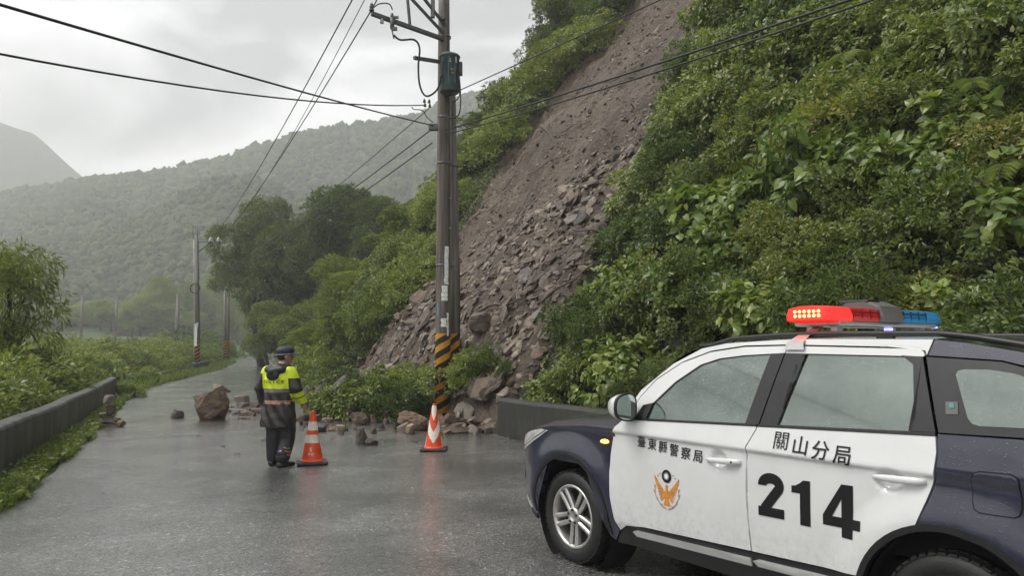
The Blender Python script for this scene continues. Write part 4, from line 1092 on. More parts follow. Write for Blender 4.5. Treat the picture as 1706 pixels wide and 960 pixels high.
# ------------------------------------------------------------------ the police officer
g = gpix(462, 779); PZ = road_h(g.x, g.y)
man = empty('person', (g.x, g.y, PZ), R(-22)); man.scale = (1.13, 1.08, 1.0); tag(man, 'person seen from behind in yellow and black police rain jacket and cap', 'person')
def capsule(mb, pts, rads, n=14, mi=0):
    """rounded limb through points"""
    P = [Vector(q) for q in pts]; pp = []; rr = []
    d0 = (P[0] - P[1]).normalized(); d1 = (P[-1] - P[-2]).normalized()
    for k in (1.0, .8, .45): pp.append(P[0] + d0 * rads[0] * k * .9); rr.append(rads[0] * math.sqrt(max(0.02, 1 - k * k)))
    pp += P; rr += list(rads)
    for k in (.45, .8, 1.0): pp.append(P[-1] + d1 * rads[-1] * k * .9); rr.append(rads[-1] * math.sqrt(max(0.02, 1 - k * k)))
    mb.tube(pp, rr, n, mi)
def ellip(mb, c, rx, ry, rz, rot=None, n=16, m=10):
    prof = [(math.sin(math.pi * k / m), -math.cos(math.pi * k / m)) for k in range(m + 1)]
    M = Matrix.Translation(c) @ ((rot or Matrix.Identity(4)) @ Matrix.Diagonal((rx, ry, rz, 1)))
    mb.lathe([(max(r_, 1e-4), z) for r_, z in prof], n, M=M)
def remesh(mb, name, mats, vox, parent, smooth=4):
    me = mb.mesh(name + '_src', mats, True); o = bpy.data.objects.new(name + '_src', me); COL.objects.link(o)
    r = o.modifiers.new('r', 'REMESH'); r.mode = 'VOXEL'; r.voxel_size = vox; r.use_smooth_shade = True
    s = o.modifiers.new('s', 'SMOOTH'); s.factor = .5; s.iterations = smooth
    dg = bpy.context.evaluated_depsgraph_get(); dg.update(); ev = o.evaluated_get(dg)
    me2 = bpy.data.meshes.new_from_object(ev); me2.name = name
    bpy.data.objects.remove(o); bpy.data.meshes.remove(me)
    me2.materials.clear()
    for m in mats: me2.materials.append(m)
    ob = add_obj(name, me2, parent); me2.polygons.foreach_set('use_smooth', [True] * len(me2.polygons)); return ob
m_skin = simple('skin', (.42, .24, .17), .5, var=.12, vscale=20)
m_jack, t, p = new_mat('black_rain_jacket'); f = tex_noise(t, 7, 6, .6)
t.links.new(ramp(t, [(.35, (.014, .012, .012)), (.65, (.036, .029, .028))], f), p.inputs['Base Color']); p.inputs['Roughness'].default_value = .38; bump(t, p, tex_noise(t, 11, 4, .6), .6, .02)
m_hiv, t, p = new_mat('fluorescent_yellow'); t.links.new(ramp(t, [(.3, (.52, .66, .01)), (.7, (.70, .84, .02))], tex_noise(t, 9, 5)), p.inputs['Base Color']); p.inputs['Roughness'].default_value = .45; bump(t, p, tex_noise(t, 10, 4, .6), .6, .02)
m_band = simple('grey_reflective_band', (.16, .14, .14), .4, var=.2); m_oband = simple('copper_reflective_band', (.34, .17, .12), .4, var=.35, vscale=30)
m_trou = simple('black_trousers', (.013, .013, .016), .5, var=.3, bmp=.4); m_boot = simple('rubber_boot', (.01, .01, .01), .25, var=.3)
m_cap = simple('navy_cap', (.012, .018, .042), .55, var=.25); m_hood = simple('black_hood', (.014, .014, .016), .4, var=.35, bmp=.5); m_gold = simple('worn_brass_strap', (.25, .18, .08), .5, var=.4, vscale=40)

HR = Matrix.Rotation(R(-38), 4, 'Z')       # the head turns to the right
hc = Vector((.02, .075, 1.535))
def hpnt(x, y, z): return hc + (HR @ Vector((x, y, z)))
# body, continuous
mb = MB()
ellip(mb, hc, .078, .095, .112, HR); ellip(mb, hpnt(0, .03, -.06), .055, .062, .055, HR)
capsule(mb, [hpnt(0, .095, -.01), hpnt(0, .105, -.03)], [.010, .013], 8)         # nose
ellip(mb, hpnt(0, .085, -.062), .022, .012, .010, HR, 8, 6)                      # mouth
for sd in (-1, 1):
    ellip(mb, hpnt(sd * .080, -.005, -.015), .012, .022, .032, HR, 8, 6)         # ears
    ellip(mb, hpnt(sd * .030, .088, .012), .013, .008, .008, HR, 8, 6)           # eyes
capsule(mb, [(.0, .02, 1.36), hpnt(0, -.01, -.08)], [.062, .055])
mb.rings([((0, 0, .78), .15, .10), ((0, 0, .95), .14, .10), ((0, 0, 1.15), .16, .105), ((0, .0, 1.30), .17, .09), ((0, 0, 1.37), .10, .07)])
RS, RE, RWr = Vector((.19, .0, 1.325)), Vector((.258, .0, 1.075)), Vector((.272, .115, .875))
LS, LE, LWr = Vector((-.19, .0, 1.325)), Vector((-.275, -.02, 1.07)), Vector((-.255, .05, .85))
for (a_, b_, c_) in ((RS, RE, RWr), (LS, LE, LWr)): capsule(mb, [a_, b_, c_], [.05, .042, .03])
HipR, KR, AR_ = Vector((.09, 0, .80)), Vector((.11, .05, .44)), Vector((.115, -.05, .09))
HipL, KL, AL = Vector((-.09, 0, .80)), Vector((-.085, .03, .44)), Vector((-.085, .03, .09))
for q in ((HipR, KR, AR_), (HipL, KL, AL)): capsule(mb, q, [.085, .06, .042])
# hands with fingers
def hand(wr, d, sd):
    d = d.normalized(); side = Vector((0, 0, 1)).cross(d).normalized() if abs(d.z) < .95 else Vector((1, 0, 0)); up = d.cross(side)
    pc = wr + d * .055; 
    capsule(mb, [wr, wr + d * .04, wr + d * .085], [.024, .030, .026], 10)
    fw = Vector((0, 1, 0)) - d * d.y; fw.normalize()
    for k, ln in enumerate((.070, .080, .074, .058)):
        b_ = wr + d * .085 + fw * (.027 - .018 * k); m1 = b_ + d * ln * .5 ; m2 = b_ + d * ln * .85 + Vector((-sd * .028, 0, 0))
        capsule(mb, [b_ - d * .02, m1, m2], [.0095, .009, .0075], 8)
    t0 = wr + d * .03 + fw * .025; capsule(mb, [t0, t0 + d * .03 + fw * .022, t0 + d * .062 + fw * .026 + Vector((-sd * .01, 0, 0))], [.012, .0105, .009], 8)
hand(RWr, RWr - RE + Vector((0, .02, -.05)), 1); hand(LWr, LWr - LE + Vector((0, .0, -.05)), -1)
body_o = remesh(mb, 'body', [m_skin], .0055, man, 2)
# hair
mb = MB(); ellip(mb, hpnt(0, -.018, .006), .082, .086, .098, HR); mb.build('hair', simple('black_hair', (.01, .009, .009), .6), man)
# trousers
mb = MB()
capsule(mb, [HipR + Vector((0, 0, .06)), KR + Vector((0, 0, .05)), KR - Vector((0, .01, .08)), AR_ + Vector((0, 0, .05))], [.125, .098, .092, .088])
capsule(mb, [HipL + Vector((0, 0, .06)), KL + Vector((0, 0, .05)), KL - Vector((0, .01, .08)), AL + Vector((0, 0, .02))], [.125, .10, .094, .085])
ellip(mb, Vector((0, 0, .84)), .19, .13, .14); remesh(mb, 'trousers', [m_trou], .011, man, 3)
for (A_, sd, top) in ((AR_, 1, .20), (AL, -1, .14)):
    mb = MB(); fwd = Matrix.Rotation(R(-12 * sd - 5), 3, 'Z') @ Vector((0, 1, 0))
    capsule(mb, [A_ + Vector((0, 0, top - .09)) , A_ + Vector((0, 0, .02)), A_ + Vector((0, 0, -.035))], [.080 if sd == 1 else .07, .074, .055])
    c0 = A_ + Vector((0, 0, -.045)); capsule(mb, [c0 - fwd * .04, c0 + fwd * .06, c0 + fwd * .15 - Vector((0, 0, .006))], [.047, .045, .036])
    o = remesh(mb, 'boot', [m_boot], .008, man, 3)
    for v in o.data.vertices:
        if v.co.z < .006: v.co.z = .006 - (.006 - v.co.z) * .05
    for v in o.data.vertices: v.co.z -= 0
mb = MB()
for k in range(3): mb.tube([AR_ + Vector((.060 + .004 * k, -.06 + .02 * k, .20 - .05 * k)), AR_ + Vector((.088, -.02 + .02 * k, .17 - .045 * k)), AR_ + Vector((.080, .03 + .01 * k, .18 - .04 * k))], .012, 6)
o = mb.build('boot_strap', m_gold, man); o['kind'] = 'stuff'
# jacket
mb = MB()
mb.rings([((.0, -.005, .555), .232, .165), ((0, -.005, .62), .236, .170), ((0, 0, .75), .225, .162), ((0, 0, .92), .205, .145), ((0, 0, 1.08), .205, .142), ((0, .0, 1.22), .215, .14), ((0, .0, 1.31), .205, .122), ((0, .01, 1.37), .150, .098), ((0, .02, 1.415), .09, .08)], 24)
capsule(mb, [RS + Vector((-.03, 0, -.01)), RE, RE.lerp(RWr, .5), RWr + (RE - RWr) * .12], [.088, .080, .070, .060])
capsule(mb, [LS + Vector((.03, 0, -.01)), LE, LE.lerp(LWr, .5), LWr + (LE - LWr) * .10], [.088, .082, .072, .062])
jk = remesh(mb, 'jacket', [m_jack, m_hiv, m_band, m_oband], .0085, man, 3)
def seg_u(q, a_, b_):
    d = b_ - a_; u = (q - a_).dot(d) / d.length_squared; return u, (q - (a_ + d * max(0, min(1, u)))).length
NJ = [v.normal.copy() for v in jk.data.vertices]
for v, n_ in zip(jk.data.vertices, NJ):
    q = v.co; wv = .007 * math.sin(q.z * 26 + 7 * math.atan2(q.y, q.x)) + .010 * nz(q.x * 1 + q.y, q.z, 9, 3)
    v.co = q + n_ * wv * (1.2 if q.z < .9 else .7)
jk.data.update()
for f in jk.data.polygons:
    q = f.center; mi = 0
    ur, dr = seg_u(q, RS, RE); ufr, dfr = seg_u(q, RE, RWr); ul, dl = seg_u(q, LS, LE); ufl, dfl = seg_u(q, LE, LWr)
    right = q.x > .195 and (dr < .11 or dfr < .11); left = q.x < -.195 and (dl < .11 or dfl < .11)
    if right and q.z < 1.30:
        if q.z < 1.23:
            mi = 1 if (.12 < ufr < .62 and dfr < .1) or (ufr > .62 and dfr < .1 and ufr < .97 ) else 0
            if mi and .42 < ufr < .52: mi = 2
        else: mi = 1
    elif left and q.z < 1.29: mi = 1 if (.25 < ufl < .8 and q.y > .06) else 0
    elif q.z > 1.085 and q.z < 1.40: mi = 1
    elif 1.03 < q.z <= 1.085: mi = 2
    elif .875 < q.z <= .925: mi = 3
    if abs(q.x) < .03 and q.y > .05: mi = 0
    f.material_index = mi
# hood lying on the back
mb = MB(); 
capsule(mb, [(-.125, .01, 1.375), (-.10, -.085, 1.345), (0, -.135, 1.315), (.10, -.085, 1.345), (.125, .01, 1.375)], [.05, .058, .062, .058, .05])
ellip(mb, Vector((0, -.135, 1.275)), .095, .045, .085); ellip(mb, Vector((0, -.05, 1.385)), .11, .08, .05)
remesh(mb, 'hood', [m_hood], .01, man, 4)
# cap with badge band and peak
mb = MB(); CR = HR @ Matrix.Rotation(R(4), 4, 'X')
mb.lathe([(.096, .022), (.101, .045), (.103, .075), (.094, .105), (.065, .125), (.02, .132), (.0, .132)], 24, M=Matrix.Translation(hc) @ CR @ Matrix.Diagonal((1, 1.10, 1, 1)))
for f_i in range(len(mb.f)): pass
cp = mb.build('cap', m_cap, man)
mb = MB(); vs = []; fs = []
for k in range(13):
    a_ = R(20 + 140 * k / 12); 
    for (r_, z_) in ((.098, .028), (.145, .016), (.172, .004), (.172, -.002), (.098, .020)):
        r_ = .098 + (r_ - .098) * math.sin(math.pi * (.04 + .92 * k / 12)) ** .7; vs.append(hc + (CR @ Vector((r_ * math.cos(a_), (r_ * 1.10) * math.sin(a_), z_))))
for k in range(12):
    for j in range(4): fs.append((k * 5 + j, k * 5 + j + 1, k * 5 + j + 6, k * 5 + j + 5))
mb.add(vs, fs, 0, True); mb.build('cap_peak', m_cap, cp)
mb = MB(); mb.lathe([(.0975, .020), (.0995, .021), (.1015, .028), (.0985, .029)], 24, M=Matrix.Translation(hc) @ CR @ Matrix.Diagonal((1, 1.10, 1, 1))); mb.build('cap_piping', simple('white_piping', (.5, .5, .5), .5), cp)
# POLICE on the back, wrapped onto the jacket
bv = BVHTree.FromPolygons([v.co[:] for v in jk.data.vertices], [p_.vertices[:] for p_ in jk.data.polygons])
for i, ch in enumerate('POLICE'):
    me = text_mesh(ch, .015); subdivide(me, .25)
    for v in me.vertices:
        x = -.132 + .0535 * i + v.co.x * .066; z = 1.178 - .0 * i + v.co.y * .062
        hit = bv.ray_cast(Vector((x, -.6, z)), Vector((0, 1, 0)))
        v.co = Vector((x, (hit[0].y if hit[0] else -.14) - .004, z))
    me.materials.clear(); me.materials.append(m_ink); add_obj('letter', me, jk)
# ------------------------------------------------------------------ rocks
def rock_mat(name, stops, rough=.42, band=True):
    m, t, p = new_mat(name)
    oi = t.nodes.new('ShaderNodeObjectInfo'); tcn = t.nodes.new('ShaderNodeTexCoord')
    mpn = t.nodes.new('ShaderNodeMapping'); mpn.inputs['Scale'].default_value = (1.2, 1.2, 5.0 if band else 1.5); t.links.new(tcn.outputs['Object'], mpn.inputs['Vector'])
    ad = t.nodes.new('ShaderNodeVectorMath'); ad.operation = 'ADD'; t.links.new(mpn.outputs['Vector'], ad.inputs[0]); t.links.new(oi.outputs['Random'], ad.inputs[1])
    f = tex_noise(t, 2.2, 9, .68, vec=ad.outputs['Vector'])
    g = t.nodes.new('ShaderNodeNewGeometry')
    m1 = t.nodes.new('ShaderNodeMath'); m1.operation = 'MULTIPLY_ADD'; m1.inputs[1].default_value = .5; t.links.new(g.outputs['Random Per Island'], m1.inputs[0])
    m2 = t.nodes.new('ShaderNodeMath'); m2.operation = 'MULTIPLY_ADD'; m2.inputs[1].default_value = .22; m2.inputs[2].default_value = -.36; t.links.new(oi.outputs['Random'], m2.inputs[0]); t.links.new(m2.outputs[0], m1.inputs[2])
    m3 = t.nodes.new('ShaderNodeMath'); m3.operation = 'ADD'; t.links.new(m1.outputs[0], m3.inputs[0]); t.links.new(f, m3.inputs[1])
    t.links.new(ramp(t, stops, m3.outputs[0]), p.inputs['Base Color']); p.inputs['Roughness'].default_value = rough
    bump(t, p, tex_noise(t, 9, 9, .72, vec=ad.outputs['Vector']), .9, .05); return m
m_slate = rock_mat('wet_brown_slate', [(.24, (.032, .024, .018)), (.40, (.078, .058, .042)), (.56, (.142, .110, .081)), (.74, (.232, .187, .142)), (.90, (.42, .36, .285))])
m_boulder = rock_mat('rusty_boulder', [(.30, (.075, .062, .05)), (.44, (.155, .10, .062)), (.58, (.22, .135, .08)), (.75, (.34, .25, .17))], .45)
m_grey = rock_mat('grey_slate', [(.28, (.045, .04, .036)), (.5, (.11, .095, .083)), (.75, (.24, .21, .18))], .4)
m_redrk = rock_mat('red_slate', [(.3, (.065, .044, .033)), (.5, (.155, .105, .077)), (.7, (.29, .215, .165))], .4)

def slab_mesh(seed, dims, npt=14, mat=None, name='rock'):
    rnd = random.Random(seed); bm = bmesh.new()
    for k in range(npt):
        a_ = 2 * math.pi * k / npt + rnd.uniform(-.25, .25); r_ = rnd.uniform(.7, 1.0)
        z = rnd.choice((-1, 1)) * rnd.uniform(.72, 1.0) if k % 3 else rnd.uniform(-.4, .4)
        sq = 1 / max(abs(math.cos(a_)), abs(math.sin(a_))) ** .55
        bm.verts.new((dims[0] * r_ * math.cos(a_) * sq * .8, dims[1] * r_ * math.sin(a_) * sq * .8, dims[2] * z))
    for k in range(4):
        bm.verts.new((dims[0] * rnd.uniform(-.6, .6), dims[1] * rnd.uniform(-.6, .6), dims[2] * rnd.choice((-1, 1)) * rnd.uniform(.9, 1.08)))
    r = bmesh.ops.convex_hull(bm, input=bm.verts[:]); bmesh.ops.delete(bm, geom=[v for v in bm.verts if not v.link_faces], context='VERTS')
    bmesh.ops.dissolve_limit(bm, angle_limit=R(9), verts=bm.verts[:], edges=bm.edges[:]); bmesh.ops.recalc_face_normals(bm, faces=bm.faces[:])
    me = bpy.data.meshes.new(name); bm.to_mesh(me); bm.free(); me.materials.append(mat or m_slate); return me

def boulder_mesh(seed, dims, cuts=24, mat=None, name='boulder', rough=.04, sub=4):
    rnd = random.Random(seed); bm = bmesh.new(); bmesh.ops.create_icosphere(bm, subdivisions=sub, radius=1)
    for _ in range(cuts):
        n = Vector((rnd.gauss(0, 1), rnd.gauss(0, 1), rnd.gauss(0, .8))).normalized(); d = rnd.uniform(.58, .9)
        for v in bm.verts:
            e = v.co.dot(n) - d
            if e > 0: v.co -= n * e * .96
    for v in bm.verts:
        q = v.co; lay = .5 + .5 * math.sin(q.z * 16 + 2 * noise.noise(q * 1.5))
        q = q + Vector((noise.noise(q * 4.3 + Vector((seed, 1, 0))), noise.noise(q * 4.3 + Vector((seed, 7, 3))), noise.noise(q * 4.3 + Vector((seed, 3, 9))))) * .055 + Vector((noise.noise(q * 11), noise.noise(q * 11 + Vector((5, 5, 5))), noise.noise(q * 11 + Vector((9, 2, 1))))) * .022
        v.co = q * (1 + rough * noise.noise(q * 2.4 + Vector((seed, 0, 0))) * 1.6 + rough * .7 * noise.noise(q * 7) + rough * .25 * lay)
        v.co = Vector((v.co.x * dims[0], v.co.y * dims[1], v.co.z * dims[2]))
    me = bpy.data.meshes.new(name); bm.to_mesh(me); bm.free(); me.materials.append(mat or m_boulder)
    me.polygons.foreach_set('use_smooth', [False] * len(me.polygons)); return me

def put(px, py, wpx, hpx, kind, seed, label, mat, depth=.8, rot=(0, 0, 0), name='rock', group=None, zoff=0.0, thick=None):
    """rock whose base centre shows at (px,py) with visible width/height in photo pixels"""
    g = gpix(px, py, 0); Y = g.y; w = wpx * Y / 1232 / 2; h = hpx * Y / 1232 / 2
    y = Y + w * depth * .6; x = g.x * y / Y
    me = boulder_mesh(seed, (w, w * depth, h), mat=mat, sub=5 if wpx > 30 else 4) if kind == 'b' else slab_mesh(seed, (w, w * depth, h), mat=mat)
    me.name = name
    zlo = min(v.co.z for v in me.vertices); cut = zlo + (.42 if kind == 'b' else .25) * h
    for v in me.vertices:
        if v.co.z < cut: v.co.z = cut - .02 * h
    k_ = 2 * h / (max(v.co.z for v in me.vertices) - cut)
    for v in me.vertices: v.co.z *= k_
    zmin = min(v.co.z for v in me.vertices)
    zb = max(land_z(x, y), road_h(x, y) if xy2ab(x, y)[1] < ip(xy2ab(x, y)[0], RR) else -9)
    o = add_obj(name, me, None, (x, y, zb - zmin - .02 + zoff), rot); tag(o, label, 'rock', group); return o
rnd0 = random.Random(77)
put(352, 702, 66, 50, 'b', 3, 'big rust-brown boulder resting on the open road', m_boulder, .9, (0, 0, .3), 'boulder')
put(295, 698, 30, 16, 's', 5, 'small flat grey-brown rock beside the big rusty boulder', m_grey, .8)
put(368, 654, 42, 13, 's', 8, 'low reddish slab lying farther up the road', m_redrk, .7, (0, .08, .4))
put(404, 678, 34, 18, 's', 9, 'squared brown block behind the scattered slate shards', m_slate, .8)
put(398, 692, 46, 10, 's', 12, 'thin tilted slate shard between boulder and officer', m_grey, .6, (.1, -.16, .2))
put(415, 694, 40, 9, 's', 13, 'pale orange broken slate piece by the officer', m_redrk, .6, (0, .12, -.2))
put(408, 700, 30, 6, 's', 14, 'flat wet slate flake on the road by the officer', m_slate, .6)
put(530, 692, 46, 50, 'b', 21, 'tall rust-red block behind the banded cone', m_redrk, .8, (0, 0, .5), 'boulder')
put(512, 680, 26, 36, 'b', 22, 'dark upright block between officer and red block', m_grey, .8, (0, 0, 1.0), 'boulder')
put(548, 660, 30, 16, 's', 23, 'pale slab leaning on top of the debris beside the log', m_grey, .9, (.35, .1, .3), zoff=.25)
put(505, 702, 30, 12, 's', 24, 'small broken slate at the foot of the red block', m_slate, .8)
put(545, 705, 26, 9, 's', 25, 'orange-brown slate shard between cone and bush', m_redrk, .7, (0, .1, 0))
put(585, 700, 30, 20, 's', 31, 'grey slab half under the fallen bushes', m_grey, .8, (.1, .1, .5))
put(600, 709, 34, 22, 'b', 32, 'layered brown rock beside the grey slab', m_boulder, .8, (0, 0, .8))
put(602, 741, 24, 30, 'b', 33, 'upright tan rock standing alone on the road', m_boulder, .75, (0, .1, .2))
put(618, 743, 26, 14, 'b', 34, 'small tan rock leaning on the upright one', m_boulder, .8, (0, 0, .6))
put(643, 702, 17, 18, 's', 35, 'small pinkish wedge rock before the bush', m_redrk, .8, (.2, 0, .3))
put(686, 719, 62, 34, 'b', 36, 'big layered brown block left of the chevron cone', m_boulder, .7, (0, 0, .12), 'boulder')
put(748, 714, 36, 28, 'b', 37, 'rounded tan rock right of the chevron cone', m_boulder, .8, (0, 0, .4), 'boulder')
put(720, 700, 34, 26, 'b', 38, 'brown block wedged behind the chevron cone', m_slate, .8, (0, 0, .7))
put(822, 706, 24, 24, 'b', 39, 'rusty square rock against the parapet end', m_redrk, .8, (0, 0, .2))
put(803, 706, 20, 20, 's', 40, 'small brown rock heap left of the parapet end', m_slate, .9, (.3, 0, .4))
put(850, 730, 15, 8, 's', 41, 'small red-brown stone on the road before the parapet', m_redrk, .8)
put(636, 719, 26, 5, 's', 42, 'flat dark shard on the road before the brown block', m_slate, .5)
put(692, 738, 12, 5, 's', 43, 'small black fragment on the road left of the chevron cone', m_grey, .5)
for i, (px, py) in enumerate([(552, 733), (541, 724), (663, 712), (780, 716), (800, 719), (395, 758), (371, 746), (688, 815), (22, 872), (172, 823), (640, 736), (570, 727), (760, 722), (330, 728), (440, 735)]):
    put(px, py, 7 + (i * 5) % 9, 3.5, 's', 60 + i, 'small loose stone chip on the wet asphalt', m_grey if i % 2 else m_redrk, .7, (0, 0, i * .7), 'stone_chip', 'stone chips scattered on the road')
for i in range(44):
    px = 500 + i * 7.9 + rnd0.uniform(-5, 5); py = 709 + rnd0.uniform(-8, 16)
    put(px, py, rnd0.uniform(10, 32), rnd0.uniform(6, 17), 's', 120 + i, 'angular stone along the slope foot between officer and parapet', [m_slate, m_grey, m_redrk, m_boulder][i % 4], .8, (rnd0.uniform(-.3, .3), rnd0.uniform(-.3, .3), i), group='stones along the slope foot')
for i in range(22):
    px = 362 + i * 4.6 + rnd0.uniform(-5, 5); py = 690 + rnd0.uniform(-16, 12)
    put(px, py, rnd0.uniform(9, 34), rnd0.uniform(4, 11), 's', 180 + i, 'broken slate shard in the heap between boulder and officer', [m_slate, m_grey, m_redrk][i % 3], .7, (rnd0.uniform(-.3, .3), rnd0.uniform(-.3, .3), i), group='slate shards by the officer')
# pile on the grass verge by the long parapet
for i, (px, py, w, h, dz, m, lab) in enumerate([(175, 706, 56, 7, 0, m_redrk, 'lowest reddish slab of the rock pile by the long parapet'), (172, 697, 46, 7, .10, m_grey, 'thin grey slab second in the pile by the long parapet'),
        (165, 693, 32, 9, .20, m_slate, 'brown slab in the middle of the pile by the long parapet'), (171, 686, 22, 16, .28, m_redrk, 'pink wedge near the top of the pile by the long parapet'), (166, 684, 27, 14, .50, m_grey, 'grey capstone on top of the pile by the long parapet'), (190, 702, 26, 9, .04, m_boulder, 'tan stone at the side of the pile by the long parapet')]):
    g = gpix(175, 706); put(px + 12, 712, w, h, 's', 80 + i, lab, m, .5, (0, .05 * (-1) ** i, .3 * i), zoff=dz)

STOP = [(13, 5.4), (14, 5.2), (15.9, 5.0), (17.9, 4.1), (19.7, 3.0), (21.5, 2.3), (23, 1.9), (25, 1.5), (27, 1.0)]
# landslide debris: large pieces one by one, the finer scree as one mass
slabs = [slab_mesh(200 + i, (1, random.uniform(.55, .85), random.uniform(.09, .22)), mat=[m_slate, m_slate, m_grey, m_redrk][i % 4]) for i in range(14)]
chunks = [boulder_mesh(300 + i, (1, .85, .7), mat=[m_slate, m_boulder][i % 2], sub=2, cuts=9) for i in range(4)]
def lnorm(x, y, e=.3):
    return Vector((land_z(x - e, y) - land_z(x + e, y), land_z(x, y - e) - land_z(x, y + e), 2 * e)).normalized()
rnd = random.Random(5); cand = []
while len(cand) < 300:
    d = rnd.uniform(-.5, 7.2); a = rnd.uniform(12.6, 26)
    ul = ip(max(d, 0), SA_L); ur = ip(max(d, 0), SA_R)
    if not (ur - .2 < a < ul + .2): continue
    top = ip(a, STOP) + .3 * rnd.random()                      # scree reaches higher on its right side
    if d > top + rnd.random() ** 2 * 2 and rnd.random() > .05: continue
    if d < .4 and a > 17.5 and rnd.random() > .35: continue
    size = rnd.uniform(.13, .30) * (1.25 - .11 * d) + (rnd.random() < .16) * .22 - (rnd.random() < .4) * .06
    cand.append((a, d, size))
for i, (a, d, size) in enumerate(cand):
    x, y = ab2xy(a, ip(a, TOE) + d); z = land_z(x, y) + scar_off(a, d)[0]; n = lnorm(x, y)
    q = Vector((0, 0, 1)).rotation_difference((n + Vector((rnd.gauss(0, .3), rnd.gauss(0, .3), rnd.gauss(0, .2)))).normalized())
    o = add_obj('rock', rnd.choice(slabs), None, (x, y, z + size * .16)); o.rotation_mode = 'QUATERNION'
    o.rotation_quaternion = q @ Matrix.Rotation(rnd.uniform(0, 6.28), 3, 'Z').to_quaternion(); o.scale = (size, size, size)
    tag(o, 'angular slate rock in the landslide debris below the bare slope', 'rock', 'slate rocks of the landslide debris')
for i, (px, py, w, h, lab) in enumerate([(800, 552, 70, 50, 'large dark boulder stuck above the striped poles in the debris'), (790, 612, 60, 36, 'jagged brown boulder at the debris foot right of the striped poles'), (775, 640, 34, 24, 'dark rock under the jagged boulder right of the striped poles'),
        (985, 340, 44, 22, 'pale layered block high on the debris slope'), (830, 590, 44, 26, 'brown wedge beside the large dark boulder'), (1034, 288, 26, 16, 'whitish rock at the green edge of the debris slope'), (690, 545, 46, 24, 'dark block in the debris left of the striped poles'), (965, 355, 34, 14, 'brown layered slab high on the debris slope')]):
    # march the sight line to the slope
    r = (pix(px, py, 1) - Vector((0, 0, CAM_H))); t_ = 8.0
    while t_ < 60:
        P = Vector((0, 0, CAM_H)) + r * t_
        if P.z <= land_z(P.x, P.y): break
        t_ += .1
    wd = w * P.y / 1232 / 2; hd = h * P.y / 1232 / 2
    me = boulder_mesh(400 + i, (wd, wd * .8, hd), mat=[m_slate, m_boulder, m_slate, m_grey][i % 4], sub=3)
    o = add_obj('boulder', me, None, (P.x, P.y, P.z + hd * .45), (rnd.uniform(-.3, .3), rnd.uniform(-.3, .3), rnd.uniform(0, 3))); tag(o, lab, 'rock')
# scree
srcs = []
for me in slabs[:8]:
    srcs.append((np.array([v.co[:] for v in me.vertices]), [tuple(p_.vertices) for p_ in me.polygons]))
V = []; Fc = []; nv = 0
for i in range(26000):
    d = rnd.uniform(-.6, 17); a = rnd.uniform(12.4, 27.5)
    if slide_w(a, d) < .35 and not (d < .8 and 13 < a < 25 and rnd.random() < .5): continue
    ul = ip(max(d, 0), SA_L); ur = ip(max(d, 0), SA_R); top = ip(a, STOP) + .7 * nz(a, d, .7, 6)
    dens = 1.0 if d < top else max(.34, 1 - (d - top) / 2.5)
    if rnd.random() > dens: continue
    size = abs(rnd.gauss(0, .085)) + .04 if d < top else abs(rnd.gauss(0, .04)) * (1 + 1.2 * max(0, 1 - (d - top) / 2.5)) + .022
    x, y = ab2xy(a, ip(a, TOE) + d); n = lnorm(x, y)
    q = Vector((0, 0, 1)).rotation_difference((n + Vector((rnd.gauss(0, .35), rnd.gauss(0, .35), rnd.gauss(0, .2)))).normalized()).to_matrix() @ Matrix.Rotation(rnd.uniform(0, 6.28), 3, 'Z')
    sv, sf = srcs[i % 8]; M = np.array(q) * size
    V.append(sv @ M.T + np.array((x, y, land_z(x, y) + scar_off(a, d)[0] + size * .15))); Fc += [tuple(k + nv for k in f) for f in sf]; nv += len(sv)
for i in range(9000):
    d = rnd.uniform(3, 17); a = rnd.uniform(13, 27.5)
    if slide_w(a, d) < .5: continue
    size = .016 + abs(rnd.gauss(0, .018)) + (rnd.random() < .03) * .08
    x, y = ab2xy(a, ip(a, TOE) + d); q = Matrix.Rotation(rnd.uniform(0, 6.28), 3, 'Z') @ Matrix.Rotation(rnd.uniform(-.8, .8), 3, 'X') @ Matrix.Rotation(rnd.uniform(-.8, .8), 3, 'Y')
    sv, sf = srcs[i % 8]; M = np.array(q) * size
    V.append(sv @ M.T + np.array((x, y, land_z(x, y) + scar_off(a, d)[0] + size * .3))); Fc += [tuple(k + nv for k in f) for f in sf]; nv += len(sv)
me = bpy.data.meshes.new('scree'); me.from_pydata(np.concatenate(V).tolist(), [], Fc); me.materials.append(m_slate); me.update()
sc = add_obj('scree', me); tag(sc, 'fine brown slate scree covering the landslide', None, kind='stuff')
# roots and sticks torn loose on the slide
m_root = simple('bare_root', (.10, .075, .055), .7, var=.4, vscale=20)
def stick(px0, py0, px1, py1, r, lab, name='root', up=.2, grp=None, cat='root', mat=None):
    pts = []
    for k in range(9):
        u = k / 8; px = px0 + (px1 - px0) * u + rnd.uniform(-2, 2); py = py0 + (py1 - py0) * u + 3 * math.sin(u * 9 + px0)
        rr_ = (pix(px, py, 1) - Vector((0, 0, CAM_H))); t_ = 8.0
        while t_ < 60:
            P = Vector((0, 0, CAM_H)) + rr_ * t_
            if P.z <= land_z(P.x, P.y): break
            t_ += .08
        pts.append(P + Vector((-.05, -.05, up)))
    mb = MB(); mb.tube(pts, [r * (1 - .5 * k / 8) for k in range(9)], 6); o = mb.build(name, mat or m_root); tag(o, lab, cat, grp)
stick(900, 520, 985, 462, .035, 'dark broken branch lying across the lower debris', 'branch', .2, cat='branch'); stick(800, 530, 880, 512, .04, 'stripped branch in the debris beside the striped poles', 'branch', .2, cat='branch')
stick(955, 400, 1030, 415, .03, 'thin bent branch at the green edge of the debris', 'branch', .3, cat='branch')
